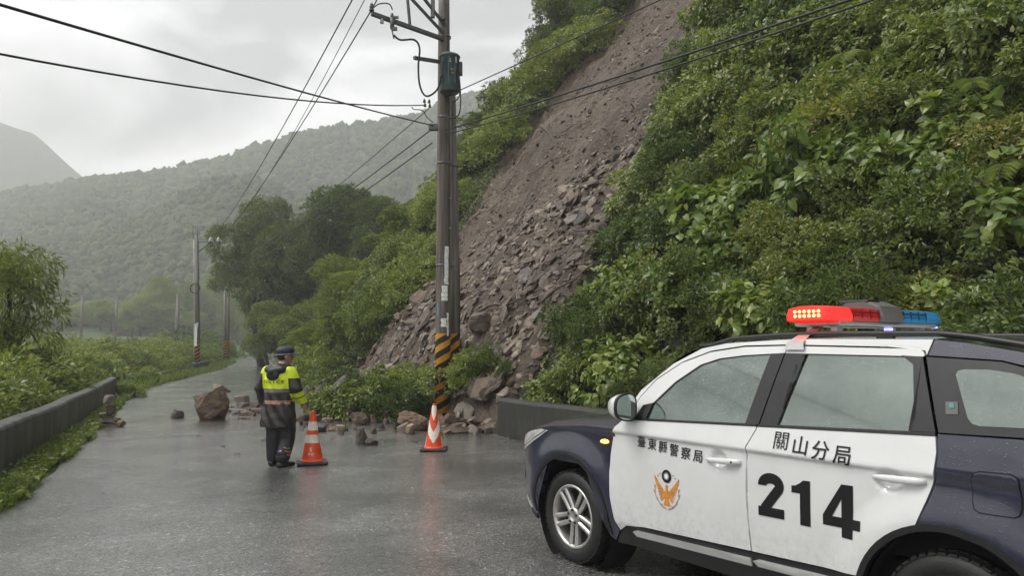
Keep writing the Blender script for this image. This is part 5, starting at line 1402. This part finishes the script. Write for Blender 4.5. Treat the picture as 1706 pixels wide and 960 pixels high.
for i, q in enumerate([(770, 330, 810, 320), (765, 350, 800, 395), (780, 380, 830, 350), (790, 300, 850, 340), (840, 330, 880, 260), (850, 400, 900, 300), (880, 300, 960, 260), (930, 230, 985, 210), (900, 215, 940, 260), (770, 410, 795, 345), (1000, 220, 1030, 240), (760, 375, 820, 330), (800, 420, 860, 360), (1010, 150, 1060, 120)]):
    stick(*q, .018 + .006 * (i % 3), 'thin pale root exposed on the bare slide soil', 'root', .2, 'roots exposed on the slide')
# the log by the bushes
a_, b_ = pix(553, 655, 17.8), pix(581, 626, 18.4); mb = MB(); mb.tube([a_, a_.lerp(b_, .5), b_], [.13, .12, .10], 10)
o = mb.build('log', rock_mat('weathered_log', [(.3, (.07, .06, .05)), (.5, (.15, .13, .11)), (.7, (.26, .23, .2))], .5)); tag(o, 'grey weathered log sticking out of the fallen bushes', 'log')
# ------------------------------------------------------------------ vegetation
TM = {
 'rhomb': ([(0, 0, 0), (.45, .5, .10), (1, 0, -.04), (.45, -.5, .10)], [(0, 2, 1), (0, 3, 2)]),
 'ovate': ([(0, 0, 0), (.5, 0, -.05), (1, 0, -.22), (.22, .42, .06), (.64, .36, -.02), (.22, -.42, .06), (.64, -.36, -.02)], [(0, 1, 3), (3, 1, 4), (4, 1, 2), (0, 5, 1), (5, 6, 1), (6, 2, 1)]),
 'heart': ([(.06, 0, 0), (.42, 0, -.07), (1.0, 0, -.30), (-.08, .26, .05), (.22, .50, .04), (.62, .36, -.07), (-.08, -.26, .05), (.22, -.50, .04), (.62, -.36, -.07)], [(0, 1, 3), (3, 1, 4), (4, 1, 5), (5, 1, 2), (0, 6, 1), (6, 7, 1), (7, 8, 1), (8, 2, 1)]),
}
def unit(a): return a / np.maximum(np.linalg.norm(a, axis=1, keepdims=True), 1e-9)
class Leaves:
    def __init__(s): s.V = []; s.F = []; s.n = 0
    def add(s, pos, ax, nr, Ln, Wd, tmpl):
        tv, tf = TM[tmpl]; tv = np.array(tv); tf = np.array(tf)
        x = unit(ax); z = unit(nr - (nr * x).sum(1, keepdims=True) * x); y = np.cross(z, x)
        Ln = np.asarray(Ln)[:, None, None]; Wd = np.asarray(Wd)[:, None, None]
        v = pos[:, None, :] + Ln * tv[None, :, 0:1] * x[:, None, :] + Wd * tv[None, :, 1:2] * y[:, None, :] + Ln * tv[None, :, 2:3] * z[:, None, :]
        n = len(pos); k = len(tv); s.V.append(v.reshape(-1, 3))
        s.F.append((tf[None] + (np.arange(n) * k)[:, None, None] + s.n).reshape(-1, 3)); s.n += n * k
    def mesh(s, name, mat):
        V = np.concatenate(s.V).astype(np.float32); F = np.concatenate(s.F).astype(np.int32)
        me = bpy.data.meshes.new(name); me.vertices.add(len(V)); me.vertices.foreach_set('co', V.ravel())
        me.loops.add(F.size); me.loops.foreach_set('vertex_index', F.ravel()); me.polygons.add(len(F))
        me.polygons.foreach_set('loop_start', np.arange(0, F.size, 3, dtype=np.int32))
        me.polygons.foreach_set('use_smooth', np.zeros(len(F), dtype=bool)); me.materials.append(mat); me.update(calc_edges=True); return me

G_MID = [(.08, (0.047, 0.081, 0.018)), (.38, (0.106, 0.155, 0.032)), (.66, (0.179, 0.225, 0.046)), (.88, (0.264, 0.285, 0.069)), (.96, (0.433, 0.348, 0.103))]
G_DARK = [(.08, (0.035, 0.061, 0.016)), (.40, (0.073, 0.117, 0.028)), (.70, (0.125, 0.173, 0.041)), (.94, (0.200, 0.230, 0.057))]
G_BIG = [(.08, (0.079, 0.132, 0.028)), (.40, (0.143, 0.211, 0.044)), (.72, (0.216, 0.278, 0.060)), (.95, (0.320, 0.348, 0.092))]
G_LITE = [(.08, (0.093, 0.139, 0.030)), (.40, (0.160, 0.217, 0.046)), (.70, (0.241, 0.285, 0.062)), (.95, (0.337, 0.348, 0.098))]
G_YEL = [(.08, (0.087, 0.128, 0.028)), (.40, (0.160, 0.200, 0.042)), (.70, (0.237, 0.261, 0.058)), (.90, (0.333, 0.307, 0.085)), (.975, (0.461, 0.302, 0.120))]
G_OLIVE = [(.08, (0.064, 0.081, 0.030)), (.40, (0.115, 0.137, 0.050)), (.70, (0.166, 0.186, 0.070)), (.95, (0.243, 0.249, 0.105))]
mL = {'olive': leaf_mat('leaf_olive', G_OLIVE), 'mid': leaf_mat('leaf_mid_green', G_MID), 'dark': leaf_mat('leaf_dark_green', G_DARK), 'big': leaf_mat('leaf_broad_green', G_BIG, .34), 'lite': leaf_mat('leaf_light_green', G_LITE), 'yel': leaf_mat('leaf_yellow_green', G_YEL),
      'grass': leaf_mat('grass_blade', [(.1, (.07, .115, .024)), (.5, (.13, .18, .038)), (.9, (.20, .24, .06))], .5, .35)}
m_bark = simple('wet_bark', (.05, .042, .034), .7, var=.4, vscale=12, bmp=.5)

def clumps(lv, rg, centers, outd, per, cr, Ln, wr, tmpl, droop=.35, upn=.8, flat=.6):
    """leaves around each clump centre, pointing outward and a little down"""
    n = len(centers); N_ = n * per
    c = np.repeat(centers, per, 0); o = np.repeat(outd, per, 0)
    d = unit(rg.normal(size=(N_, 3)) + o * .7)
    r = cr * rg.uniform(.25, 1, (N_, 1)) ** .6; off = d * r; off[:, 2] *= flat
    ax = unit(d + o * .5 + rg.normal(size=(N_, 3)) * .45 + np.array([0, 0, -droop])); nr = unit(np.array([0, 0, upn]) + o * .55 + rg.normal(size=(N_, 3)) * .42)
    L_ = Ln * rg.uniform(.65, 1.25, N_); lv.add(c + off, ax, nr, L_, L_ * wr * rg.uniform(.85, 1.15, N_), tmpl)

def dome(rg, n, R_, H_, low=-.15, lump=.28):
    d = unit(rg.normal(size=(n, 3))); d[:, 2] = np.where(d[:, 2] < low, -d[:, 2], d[:, 2])
    ph = rg.uniform(0, 6.28, 4)
    k = 1 + lump * (np.sin(d[:, 0] * 4 + ph[0]) * np.sin(d[:, 1] * 4.4 + ph[1]) + .6 * np.sin(d[:, 2] * 6 + d[:, 0] * 5 + ph[2]))
    r = k * (1 - .55 * rg.uniform(0, 1, n) ** 2.6)
    return d * r[:, None] * np.array([R_, R_, H_]), unit(d * np.array([1, 1, R_ / H_]))

def bush(seed, R_, H_, nc, per, Ln, wr, tmpl, mat, cr=.16, droop=.35, stems=14):
    rg = np.random.default_rng(seed); lv = Leaves(); c, o = dome(rg, nc, R_, H_)
    c[:, 2] += .12 * H_
    clumps(lv, rg, c, o, per, cr, Ln, wr, tmpl, droop)
    fol = lv.mesh('foliage', mat); mb = MB()
    for i in range(stems):
        e = c[rg.integers(nc)]; m_ = e * .5 + rg.normal(size=3) * .08 * R_; b = np.array([rg.normal() * .1 * R_, rg.normal() * .1 * R_, -.35 * H_])
        mb.tube([b, m_, e * .95], [.022 * R_, .014 * R_, .006 * R_], 5)
    return fol, mb.mesh('stem', m_bark, False)
BUSH = {
 'small': [bush(10 + i, 1.0, .85, 190, 34, .088, .54, 'rhomb', mL['mid'] if i < 3 else mL['dark'], .17) for i in range(5)],
 'yellow': [bush(30 + i, 1.0, .85, 190, 32, .085, .54, 'rhomb', mL['yel'], .17) for i in range(2)],
 'fine': [bush(40 + i, 1.0, .9, 180, 34, .12, .26, 'rhomb', mL['mid'] if i else mL['dark'], .20, .6) for i in range(2)],
 'ovate': [bush(50 + i, 1.0, .85, 150, 22, .115, .60, 'ovate', mL['mid'] if i else mL['lite'], .19, .5) for i in range(3)],
 'broad': [bush(60 + i, 1.0, .9, 95, 12, .19, .82, 'heart', mL['big'], .22, .75) for i in range(3)],
 'light': [bush(70 + i, 1.0, .85, 190, 30, .092, .54, 'rhomb', mL['lite'], .17) for i in range(2)],
}
def put_bush(kind, x, y, z, sc, label, group, rnd, up=None, name='shrub', cat='shrub', idx=None):
    fol, stem = BUSH[kind][idx if idx is not None else rnd.randrange(len(BUSH[kind]))]
    e = empty(name, (x, y, z)); tag(e, label, cat, group)
    u = (up or Vector((0, 0, 1))).normalized(); q = Vector((0, 0, 1)).rotation_difference(u) @ Matrix.Rotation(rnd.uniform(0, 6.28), 3, 'Z').to_quaternion()
    e.rotation_mode = 'QUATERNION'; e.rotation_quaternion = q; e.scale = (sc * rnd.uniform(.9, 1.1), sc * rnd.uniform(.9, 1.1), sc * rnd.uniform(.85, 1.15))
    add_obj('foliage', fol, e); add_obj('stem', stem, e); return e
CP, SP_ = math.cos(PITCH), math.sin(PITCH)
def inview(x, y, z, mg=120):
    zc = y * CP + (z - CAM_H) * SP_; yc = -y * SP_ + (z - CAM_H) * CP
    if zc < 2: return False
    px = 853 + 1232 * x / zc; py = 480 - 1232 * yc / zc
    return -mg < px < 1706 + mg and -mg < py < 960 + mg
rnd = random.Random(21)
KLAB = {'small': 'dense small-leaved shrub', 'yellow': 'yellowish green shrub', 'fine': 'fine-leaved shrub', 'ovate': 'shrub with glossy oval leaves', 'broad': 'broad-leaved shrub with heart-shaped leaves', 'light': 'light green leafy shrub'}
nb_ = 0
# right of the slide
d = .75
while d < 17:
    step = .84 + .05 * d; a = -3.0 + rnd.uniform(0, step)
    while a < ip(d, SA_R) - (.85 if d < 7 else 1.3):
        dd = d + rnd.uniform(-.3, .3) * step; aa_ = a + rnd.uniform(-.3, .3) * step
        x, y = ab2xy(aa_, ip(aa_, TOE) + dd); z = land_z(x, y)
        if inview(x, y, z + .5, 90) and slide_w(aa_, dd) < .3:
            u = rnd.random(); near = dd < 3.4
            k = 'broad' if near and u < .40 else 'ovate' if u < .52 else 'yellow' if (u < .72 and dd > 1.5) else 'fine' if u < .78 else 'small'
            sc = step * rnd.uniform(.66, .98)
            if dd < 1.3: sc *= .75
            put_bush(k, x, y, z + .05, sc, KLAB[k] + ' on the overgrown slope right of the landslide', 'slope shrubs, ' + KLAB[k], rnd, lnorm(x, y) + Vector((0, 0, .9)), name='broad_leaved_shrub' if k == 'broad' else 'shrub'); nb_ += 1
        a += step
    d += step * .82
# left flank of the slide
d = .3
while d < 18:
    step = 1.5 + .03 * d; a = ip(d, SA_L) + .95
    while a < 37:
        dd = d + rnd.uniform(-.3, .3) * step; aa_ = a + rnd.uniform(-.25, .3) * step
        x, y = ab2xy(aa_, ip(aa_, TOE) + dd); z = land_z(x, y)
        if inview(x, y, z, 60) and slide_w(aa_, dd) < .3:
            k = rnd.choice(['small', 'light', 'fine', 'small', 'ovate'])
            put_bush(k, x, y, z + .05, step * rnd.uniform(.6, .9), KLAB[k] + ' on the strip between landslide and road bend', 'flank shrubs, ' + KLAB[k], rnd, lnorm(x, y) + Vector((0, 0, 1.0))); nb_ += 1
        a += step
    d += step * .85
# fallen bushes at the foot of the slide
for (px, py, Y, sc) in [(560, 690, 16.9, .62), (585, 670, 17.5, .75), (612, 690, 16.6, .72), (640, 655, 17.3, .85), (665, 690, 16.2, .70), (690, 650, 17.2, .85), (760, 690, 16.0, .60), (790, 690, 15.6, .62), (815, 690, 15.5, .5), (620, 640, 18.5, .7), (655, 615, 18.8, .7)]:
    Y += 1.1; sc *= 1.12; p_ = pix(px, py, Y); z = max(land_z(p_.x, p_.y), .0)
    k = rnd.choice(['small', 'light', 'small', 'ovate'])
    put_bush(k, p_.x, p_.y, z + .08, sc, KLAB[k] + ' in the fallen heap around the striped pole foot', 'fallen heap, ' + KLAB[k], rnd)
# thicket behind the long parapet and in the valley
nv_ = 0; placed = []
for i in range(4000):
    if nv_ >= 210: break
    a = rnd.uniform(6, 95); q = 1.6 + rnd.random() ** 1.6 * 45
    x, y = ab2xy(a, ip(a, RL) - q - .6); z = land_z(x, y)
    if not inview(x, y, z + 1, 60): continue
    far = math.hypot(x, y); sc = min(.85 + far * .022, 2.7) * rnd.uniform(.8, 1.25)
    if q < .8 + sc: continue
    if a > 30 and q < 2.2: continue
    if any((x - u) ** 2 + (y - w_) ** 2 < (sc * .66) ** 2 for u, w_ in placed): continue
    placed.append((x, y)); k = rnd.choice(['light', 'light', 'fine', 'yellow', 'light', 'small']); nv_ += 1
    put_bush(k, x, y, z + .1, sc, KLAB[k] + ' in the thicket beyond the long parapet', 'valley thicket, ' + KLAB[k], rnd)

for i in range(24):
    a = 8.2 + i * .92 + rnd.uniform(-.3, .3); sc = rnd.uniform(.75, 1.15) + .012 * a; b = ip(a, WL) - .3 - sc * 1.02 - rnd.uniform(0, .5); x, y = ab2xy(a, b); k = rnd.choice(['light', 'yellow', 'light', 'ovate', 'small'])
    put_bush(k, x, y, max(land_z(x, y), -.35) + .25, sc, KLAB[k] + ' close behind the long parapet', 'parapet row, ' + KLAB[k], rnd)
# leaf carpet that closes the gaps on the slopes
lv = Leaves(); rg = np.random.default_rng(4); n = 0; P_ = []; Nn = []
for i in range(130000):
    if i % 3: a, d = rg.uniform(-3, 16), rg.uniform(-.1, 16)
    else: a, d = rg.uniform(22, 36), rg.uniform(0, 17)
    if slide_w(a, d) > .35: continue
    x, y = ab2xy(a, ip(a, TOE) + d); z = land_z(x, y)
    if not inview(x, y, z, 30): continue
    P_.append((x, y, z + .05 + .35 * abs(nz(x, y, .9, 4)) * rg.uniform(.3, 1))); Nn.append((-.6, -.35, .75))
P_ = np.array(P_); Nn = np.array(Nn); N_ = len(P_); ax = unit(rg.normal(size=(N_, 3)) + np.array([-.5, -.3, -.5])); L_ = rg.uniform(.08, .17, N_)
lv.add(P_, ax, Nn + rg.normal(size=(N_, 3)) * .35, L_, L_ * .55, 'rhomb')
o = add_obj('ground_cover', lv.mesh('ground_cover', mL['mid'])); tag(o, 'low leafy creepers covering the slope soil', None, kind='stuff')

# grass and weeds along the road edge
lv = Leaves(); P_ = []; Ax = []; Ls = []
def blade_zone(a0, a1, fb0, fb1, n, h):
    for i in range(n):
        a = rg.uniform(a0, a1); b = fb0(a) + (fb1(a) - fb0(a)) * rg.random(); x, y = ab2xy(a, b)
        dens = .5 + .5 * nz(x, y, 1.1, 2); 
        if rg.random() > .35 + .8 * dens: continue
        P_.append((x, y, max(land_z(x, y), 0 if b > ip(a, WL if a < 28 else RL) else -9))); Ls.append(h * rg.uniform(.4, 1.3) * (.6 + .8 * dens)); Ax.append((rg.normal() * .5, rg.normal() * .5, 1))
blade_zone(5, 29, lambda a: ip(a, WL) + .05, lambda a: ip(a, RL) + .02 + .16 * nz(a, 3, 1.3, 5), 15000, .14)
blade_zone(28, 75, lambda a: ip(a, RL) - 2.6, lambda a: ip(a, RL) + .1, 14000, .34)
blade_zone(30, 80, lambda a: ip(a, RR) - .2, lambda a: ip(a, RR) + 1.5, 7000, .4)
P_ = np.array(P_); Ls = np.array(Ls); Ax = np.array(Ax)
lv.add(P_, Ax, rg.normal(size=Ax.shape), Ls, Ls * .16 + .006, 'rhomb')
k = rg.random(len(P_)) < .5; Pw = P_[k].copy(); Pw[:, 2] += rg.uniform(.02, .14, len(Pw)); L_ = rg.uniform(.05, .12, len(Pw))
lv.add(Pw, rg.normal(size=Pw.shape) * np.array([1, 1, .3]), np.array([0, 0, 1.0]) + rg.normal(size=Pw.shape) * .4, L_, L_ * .6, 'rhomb')
o = add_obj('grass', lv.mesh('grass', mL['grass'])); tag(o, 'bright green roadside grass and weeds', None, kind='stuff')
# bigger weeds at the foot of the walls
for i, (px, py, sc, lab) in enumerate([(848, 712, .26, 'fern tuft growing at the parapet end'), (20, 828, .24, 'leafy weed at the foot of the long parapet'), (95, 745, .20, 'small weed in the grass by the long parapet'), (215, 662, .5, 'bright weed clump where the long parapet ends'), (245, 640, .6, 'tall weed clump past the end of the long parapet')]):
    g = gpix(px, py); put_bush('light' if i else 'fine', g.x, g.y, max(0, land_z(g.x, g.y)), sc, lab, None, rnd, name='weed', cat='weed')

# ---- trees
def tree_parts(seed, H_, cw, ch, nl, ncl, per, Ln, wr, tmpl, mat, th=.0, droop=.3, cr=.35, gap=.0, spread=1.0):
    """trunk with limbs and a lumpy crown; crown centre at H_-ch/2"""
    rg = np.random.default_rng(seed); lv = Leaves(); lumps = []
    for i in range(nl):
        d = unit(rg.normal(size=(1, 3)))[0]; r = rg.uniform(.35, .95)
        lumps.append((d * np.array([cw * .62, cw * .62, ch * .5]) * r + np.array([0, 0, H_ - ch * .55]), rg.uniform(.30, .50) * cw * .62))
    lumps.append((np.array([0, 0, H_ - ch * .25]), cw * .35))
    C = []; O = []
    for (c, r) in lumps:
        n = max(10, int(ncl * (r / cw) ** 2 * 5.5)); d = unit(rg.normal(size=(n, 3))); d[:, 2] = np.where(d[:, 2] < -.45, -d[:, 2], d[:, 2])
        C.append(c + d * r * (1 - .45 * rg.uniform(0, 1, (n, 1)) ** 2) * np.array([1, 1, .78])); O.append(d)
    C = np.concatenate(C); O = np.concatenate(O); clumps(lv, rg, C, O, per, cr, Ln, wr, tmpl, droop, flat=.55)
    mb = MB(); tr = .028 * H_ + .03; top = np.array([rg.normal() * .05 * cw, rg.normal() * .05 * cw, H_ - ch * .45])
    mid = top * .5 + np.array([rg.normal() * .06 * cw, rg.normal() * .06 * cw, 0])
    mb.tube([(0, 0, -.5), mid * np.array([.6, .6, .5]), mid, top], [tr * 1.15, tr * .9, tr * .75, tr * .4], 8)
    for (c, r) in lumps:
        s0 = mid + (top - mid) * rg.uniform(-.35, .9); m2 = (s0 + c) * .5 + np.array([0, 0, .06 * H_]) + rg.normal(size=3) * .04 * cw
        mb.tube([s0, m2, c], [tr * .42, tr * .26, tr * .1], 6)
    return lv.mesh('crown', mat), mb.mesh('trunk', m_bark, False)
def tree(parts, x, y, z, rz, sc, label, group=None, name='tree', cat='tree'):
    e = empty(name, (x, y, z), rz); e.scale = (sc, sc, sc) if not hasattr(sc, '__len__') else sc; tag(e, label, cat, group)
    add_obj('crown', parts[0], e); add_obj('trunk', parts[1], e); return e
big1 = tree_parts(1, 12, 9, 9, 20, 300, 34, .27, .40, 'rhomb', mL['dark'], droop=.4, cr=.55)
big2 = tree_parts(2, 13, 7.5, 8, 16, 280, 34, .27, .40, 'rhomb', mL['dark'], droop=.4, cr=.55)
vine = tree_parts(3, 7, 5.2, 6, 14, 160, 30, .20, .55, 'rhomb', mL['mid'], droop=.7, cr=.38)
feath = tree_parts(4, 5, 4.6, 4.2, 13, 150, 34, .20, .30, 'rhomb', mL['lite'], droop=.45, cr=.36)
feath2 = tree_parts(5, 5, 4.2, 4.4, 12, 150, 34, .20, .32, 'rhomb', mL['mid'], droop=.45, cr=.36)
ridge = tree_parts(6, 5, 3.6, 3.8, 11, 120, 26, .16, .5, 'rhomb', mL['dark'], droop=.4, cr=.32)
def at_tree(parts, base_h, px, py_top, Y, label, wpx=None, cw=1, rz=0, group=None, name='tree'):
    """stand a tree at column px and distance Y so that its top reaches row py_top"""
    t_ = pix(px, py_top, Y); z = land_z(t_.x, t_.y); k = (t_.z - z) / base_h
    kx = k if wpx is None else (wpx * Y / 1232) / cw
    return tree(parts, t_.x, t_.y, z - .05, rz, (kx, kx, k), label, group, name)
at_tree(big1, 12.4, 445, 352, 62, 'dark leafy tree at the road bend beside the paired far poles', 150, 9.5, .3)
at_tree(big2, 13.4, 560, 306, 56, 'tallest dark tree rising behind the lighter saplings', 150, 8.0, 1.2)
at_tree(big2, 13.4, 640, 325, 54, 'airy tree with bare limbs showing between tall tree and vine tree', 110, 8.0, 2.9)
at_tree(big1, 12.4, 505, 372, 66, 'dark tree filling the gap behind the bend tree', 120, 9.5, 2.2)
at_tree(vine, 7.2, 690, 338, 36, 'rounded vine-draped tree left of the utility pole', 125, 5.4, 0)
at_tree(feath, 5.2, 580, 432, 40, 'light green feathery sapling below the tall dark tree', 120, 4.8, .5)
at_tree(feath, 5.2, 640, 448, 37, 'light green feathery sapling below the vine-draped tree', 120, 4.8, 2.5)
at_tree(feath2, 5.2, 520, 500, 44, 'bushy green sapling beside the road bend behind the officer', 100, 4.4, 1.5)
at_tree(feath2, 5.2, 452, 500, 56, 'dark bushy sapling at the foot of the bend tree', 100, 4.4, 3.1)
at_tree(feath, 5.2, 545, 530, 33, 'low bright sapling on the bank behind the officer', 110, 4.8, 3.9)
at_tree(feath2, 5.2, 605, 520, 31, 'low dark sapling above the left debris toe', 110, 4.4, 5.2)
at_tree(feath2, 5.2, 690, 440, 31, 'leaning sapling close behind the utility pole', 90, 4.4, 4.2)
for (px, pt, Y, w, rz, lab) in [(920, -15, 36, 100, 0, 'dark tree on the crest left of the landslide top'), (965, -30, 38, 90, 2, 'dense tree above the landslide top'), (905, 40, 36, 60, 4, 'small tree leaning out from the crest'), (868, 148, 35, 90, 3, 'bushy small tree halfway down the flank'), (805, 190, 34, 80, 5, 'sparse small tree leaning out beside the pole wires'), (840, 205, 33, 80, 1, 'low tree on the flank below the leaning trees')]:
    at_tree(ridge, 5.2, px, pt, Y, lab, w, 3.8, rz)
# the thin drooping tree behind the long parapet
thin = tree_parts(8, 5, 3.4, 3.8, 15, 75, 17, .22, .22, 'rhomb', mL['lite'], droop=1.1, cr=.30)
at_tree(thin, 5.1, 22, 398, 19, 'thin drooping tree standing behind the long parapet', 170, 3.6, .8)
at_tree(thin, 5.1, -70, 420, 17, 'drooping tree at the near end of the long parapet', 120, 3.6, 2.8)
# trees across the valley
vt = [feath, feath2, feath]
VL = ['round tree in the hedge line across the valley']
for i in range(46):
    px = -40 + i * 11.5 + rnd.uniform(-8, 8); Y = rnd.uniform(165, 215); pt = 512 + rnd.uniform(-22, 18) - (240 < px < 420) * rnd.uniform(0, 42)
    at_tree(vt[i % 3], 5.2, px, pt, Y, VL[0], rnd.uniform(38, 70), 4.4, rnd.uniform(0, 6), 'trees in the hedge line across the valley')
# fronds on the upper slope
m_frond = mL['lite']
def frond(px, py, ln, label, rz, grp=None):
    r = (pix(px, py, 1) - Vector((0, 0, CAM_H))); t_ = 6.0
    while t_ < 40:
        P = Vector((0, 0, CAM_H)) + r * t_
        if P.z <= land_z(P.x, P.y) + .6: break
        t_ += .1
    rg = np.random.default_rng(int(px)); lv = Leaves(); e = empty('palm', tuple(P), rz); tag(e, label, 'palm', grp); mb = MB()
    for f in range(7):
        an = f * .9 + rg.uniform(-.2, .2); pts = []
        for k in range(14):
            u = k / 13; pts.append(np.array([math.cos(an) * ln * u, math.sin(an) * ln * u, ln * (.9 * u - 1.0 * u * u)]))
        pts = np.array(pts); mb.tube(pts, [.018 * (1 - .8 * k / 13) for k in range(14)], 5)
        tg = unit(np.gradient(pts, axis=0))
        for sd in (-1, 1):
            for rep in range(2):
                i0 = np.arange(2, 13); pp = pts[i0] + tg[i0] * rep * .05; side = unit(np.cross(tg[i0], [0, 0, 1.0])) * sd
                L_ = .38 * ln * (1 - .5 * np.abs(i0 / 13 - .45)); lv.add(pp, side + tg[i0] * .6 + np.array([0, 0, -.35]), np.tile([0, 0, 1.0], (len(i0), 1)) + rg.normal(size=(len(i0), 3)) * .15, L_, L_ * .09, 'rhomb')
    add_obj('frond', lv.mesh('frond', m_frond), e); o = mb.build('stalk', m_bark, e)
frond(1440, 120, 1.1, 'small palm with arching fronds high on the overgrown slope', .3); frond(1610, 165, .8, 'small pale palm tuft near the upper slope shrubs', 1.5); frond(1690, 300, .7, 'low palm tuft among the broad-leaved shrubs', 2.0)
# banana-like pale leaf on the debris toe
# ------------------------------------------------------------------ mountains
m_forest, t, p = new_mat('distant_forest')
c = ramp(t, [(.3, (.022, .042, .016)), (.5, (.042, .072, .024)), (.7, (.075, .11, .036))], tex_noise(t, .05, 10, .7)); t.links.new(c, p.inputs['Base Color']); p.inputs['Roughness'].default_value = .95
bump(t, p, tex_noise(t, .35, 8, .7), 1.0, 3.0)
m_crown = leaf_mat('forest_crown', [(.1, (.014, .030, .011)), (.5, (.032, .056, .020)), (.9, (.062, .088, .030))], .8, .0, .2)
RIDGES = [
 ('mountain', 480, 230, [(-420, 395), (-200, 345), (0, 322), (100, 307), (230, 291), (300, 281), (380, 263), (450, 238), (550, 211), (620, 205), (700, 190), (760, 166), (830, 149), (930, 140), (1100, 150), (1400, 190), (2000, 260)], 1, 13000),
 ('hill', 330, 200, [(-420, 440), (-200, 425), (0, 405), (150, 388), (249, 356), (310, 320), (369, 295), (438, 299), (520, 332), (640, 365), (760, 385), (1000, 420)], 2, 7000),
 ('mountain', 760, 540, [(-900, 60), (-420, 130), (-200, 165), (-60, 190), (0, 203), (55, 222), (100, 262), (145, 300), (220, 335), (400, 360)], 3, 0),
]
FV = []; FF = []; fn = 0
bm = bmesh.new(); bmesh.ops.create_icosphere(bm, subdivisions=1, radius=1); bmesh.ops.dissolve_degenerate(bm, edges=bm.edges[:], dist=1e-4); ICV = np.array([v.co[:] for v in bm.verts]); ICF = np.array([[v.index for v in f.verts] for f in bm.faces]); bm.free()
for ri, (nm, d1, d0, sil, seed, ncr) in enumerate(RIDGES):
    cols = np.arange(sil[0][0], sil[-1][0] + 1, 9.0); K = 26; V = []
    def surf(px, k):
        py = ip(px, sil) + 3.0 * nz(px, 0, .02, seed); top = pix(px, py, d1)
        u = k; dist = d0 + (d1 - d0) * min(u, 1) + max(0, u - 1) * 60
        P = pix(px, py, dist); base = 4.0
        prof = u ** 1.15 if u <= 1 else 1 - (u - 1) * .35
        gul = (1 - abs(2 * min(u, 1) - 1)) * (14 * nz(px * .011, u * 1.2, 1.0, seed * 3.3) + 5 * nz(px * .04, u * 3, 1.0, seed))
        return Vector((P.x, P.y, base + (top.z - base) * prof + gul * d1 / 345))
    for k in range(K + 8):
        u = k / K
        for px in cols: V.append(surf(px, u))
    nc_ = len(cols); Fc = [(k * nc_ + i, k * nc_ + i + 1, (k + 1) * nc_ + i + 1, (k + 1) * nc_ + i) for k in range(K + 7) for i in range(nc_ - 1)]
    me = bpy.data.meshes.new(nm); me.from_pydata([v[:] for v in V], [], Fc); me.materials.append(m_forest); me.polygons.foreach_set('use_smooth', [True] * len(Fc)); me.update()
    o = add_obj(nm, me); o['kind'] = 'structure'
    rg = np.random.default_rng(seed)
    for i in range(ncr):
        px = rg.uniform(-60, 900); u = 1 - abs(rg.normal() * .04) if rg.random() < .16 else rg.uniform(.05, 1.0)
        if nm == 'hill' and px > 720: continue
        P = surf(px, u); s = (.55 + 1.9 * rg.random() ** 2.4) * d1 / 345 * (1.0 if u < .97 else rg.uniform(.5, 1.0))
        sh = ICV * (1 + .35 * rg.normal(size=(len(ICV), 1)) * .6) * np.array([1, 1, rg.uniform(.8, 1.35)]) * s
        FV.append(sh + np.array([P.x, P.y, P.z + s * .35])); FF.append(ICF + fn); fn += len(ICV)
V = np.concatenate(FV).astype(np.float32); F = np.concatenate(FF).astype(np.int32)
me = bpy.data.meshes.new('forest'); me.vertices.add(len(V)); me.vertices.foreach_set('co', V.ravel()); me.loops.add(F.size); me.loops.foreach_set('vertex_index', F.ravel()); me.polygons.add(len(F))
me.polygons.foreach_set('loop_start', np.arange(0, F.size, 3, dtype=np.int32)); me.materials.append(m_crown); me.update(calc_edges=True)
o = add_obj('forest', me); tag(o, 'forest canopy covering the misty mountainside', None, kind='stuff')
# ------------------------------------------------------------------ rain haze
mb = MB(); mb.box((0, 400, 148), (2300, 1250, 308))
hz = mb.mesh('haze', [])
mh = bpy.data.materials.new('rain_haze'); mh.use_nodes = True; t = mh.node_tree
t.nodes.remove(t.nodes['Principled BSDF'])
pv = t.nodes.new('ShaderNodeVolumePrincipled'); pv.inputs['Color'].default_value = (.96, .965, .97, 1); pv.inputs['Density'].default_value = HAZE
pv.inputs['Anisotropy'].default_value = .2
t.links.new(pv.outputs['Volume'], t.nodes['Material Output'].inputs['Volume'])
hz.materials.append(mh); ho = add_obj('haze', hz); ho['kind'] = 'stuff'
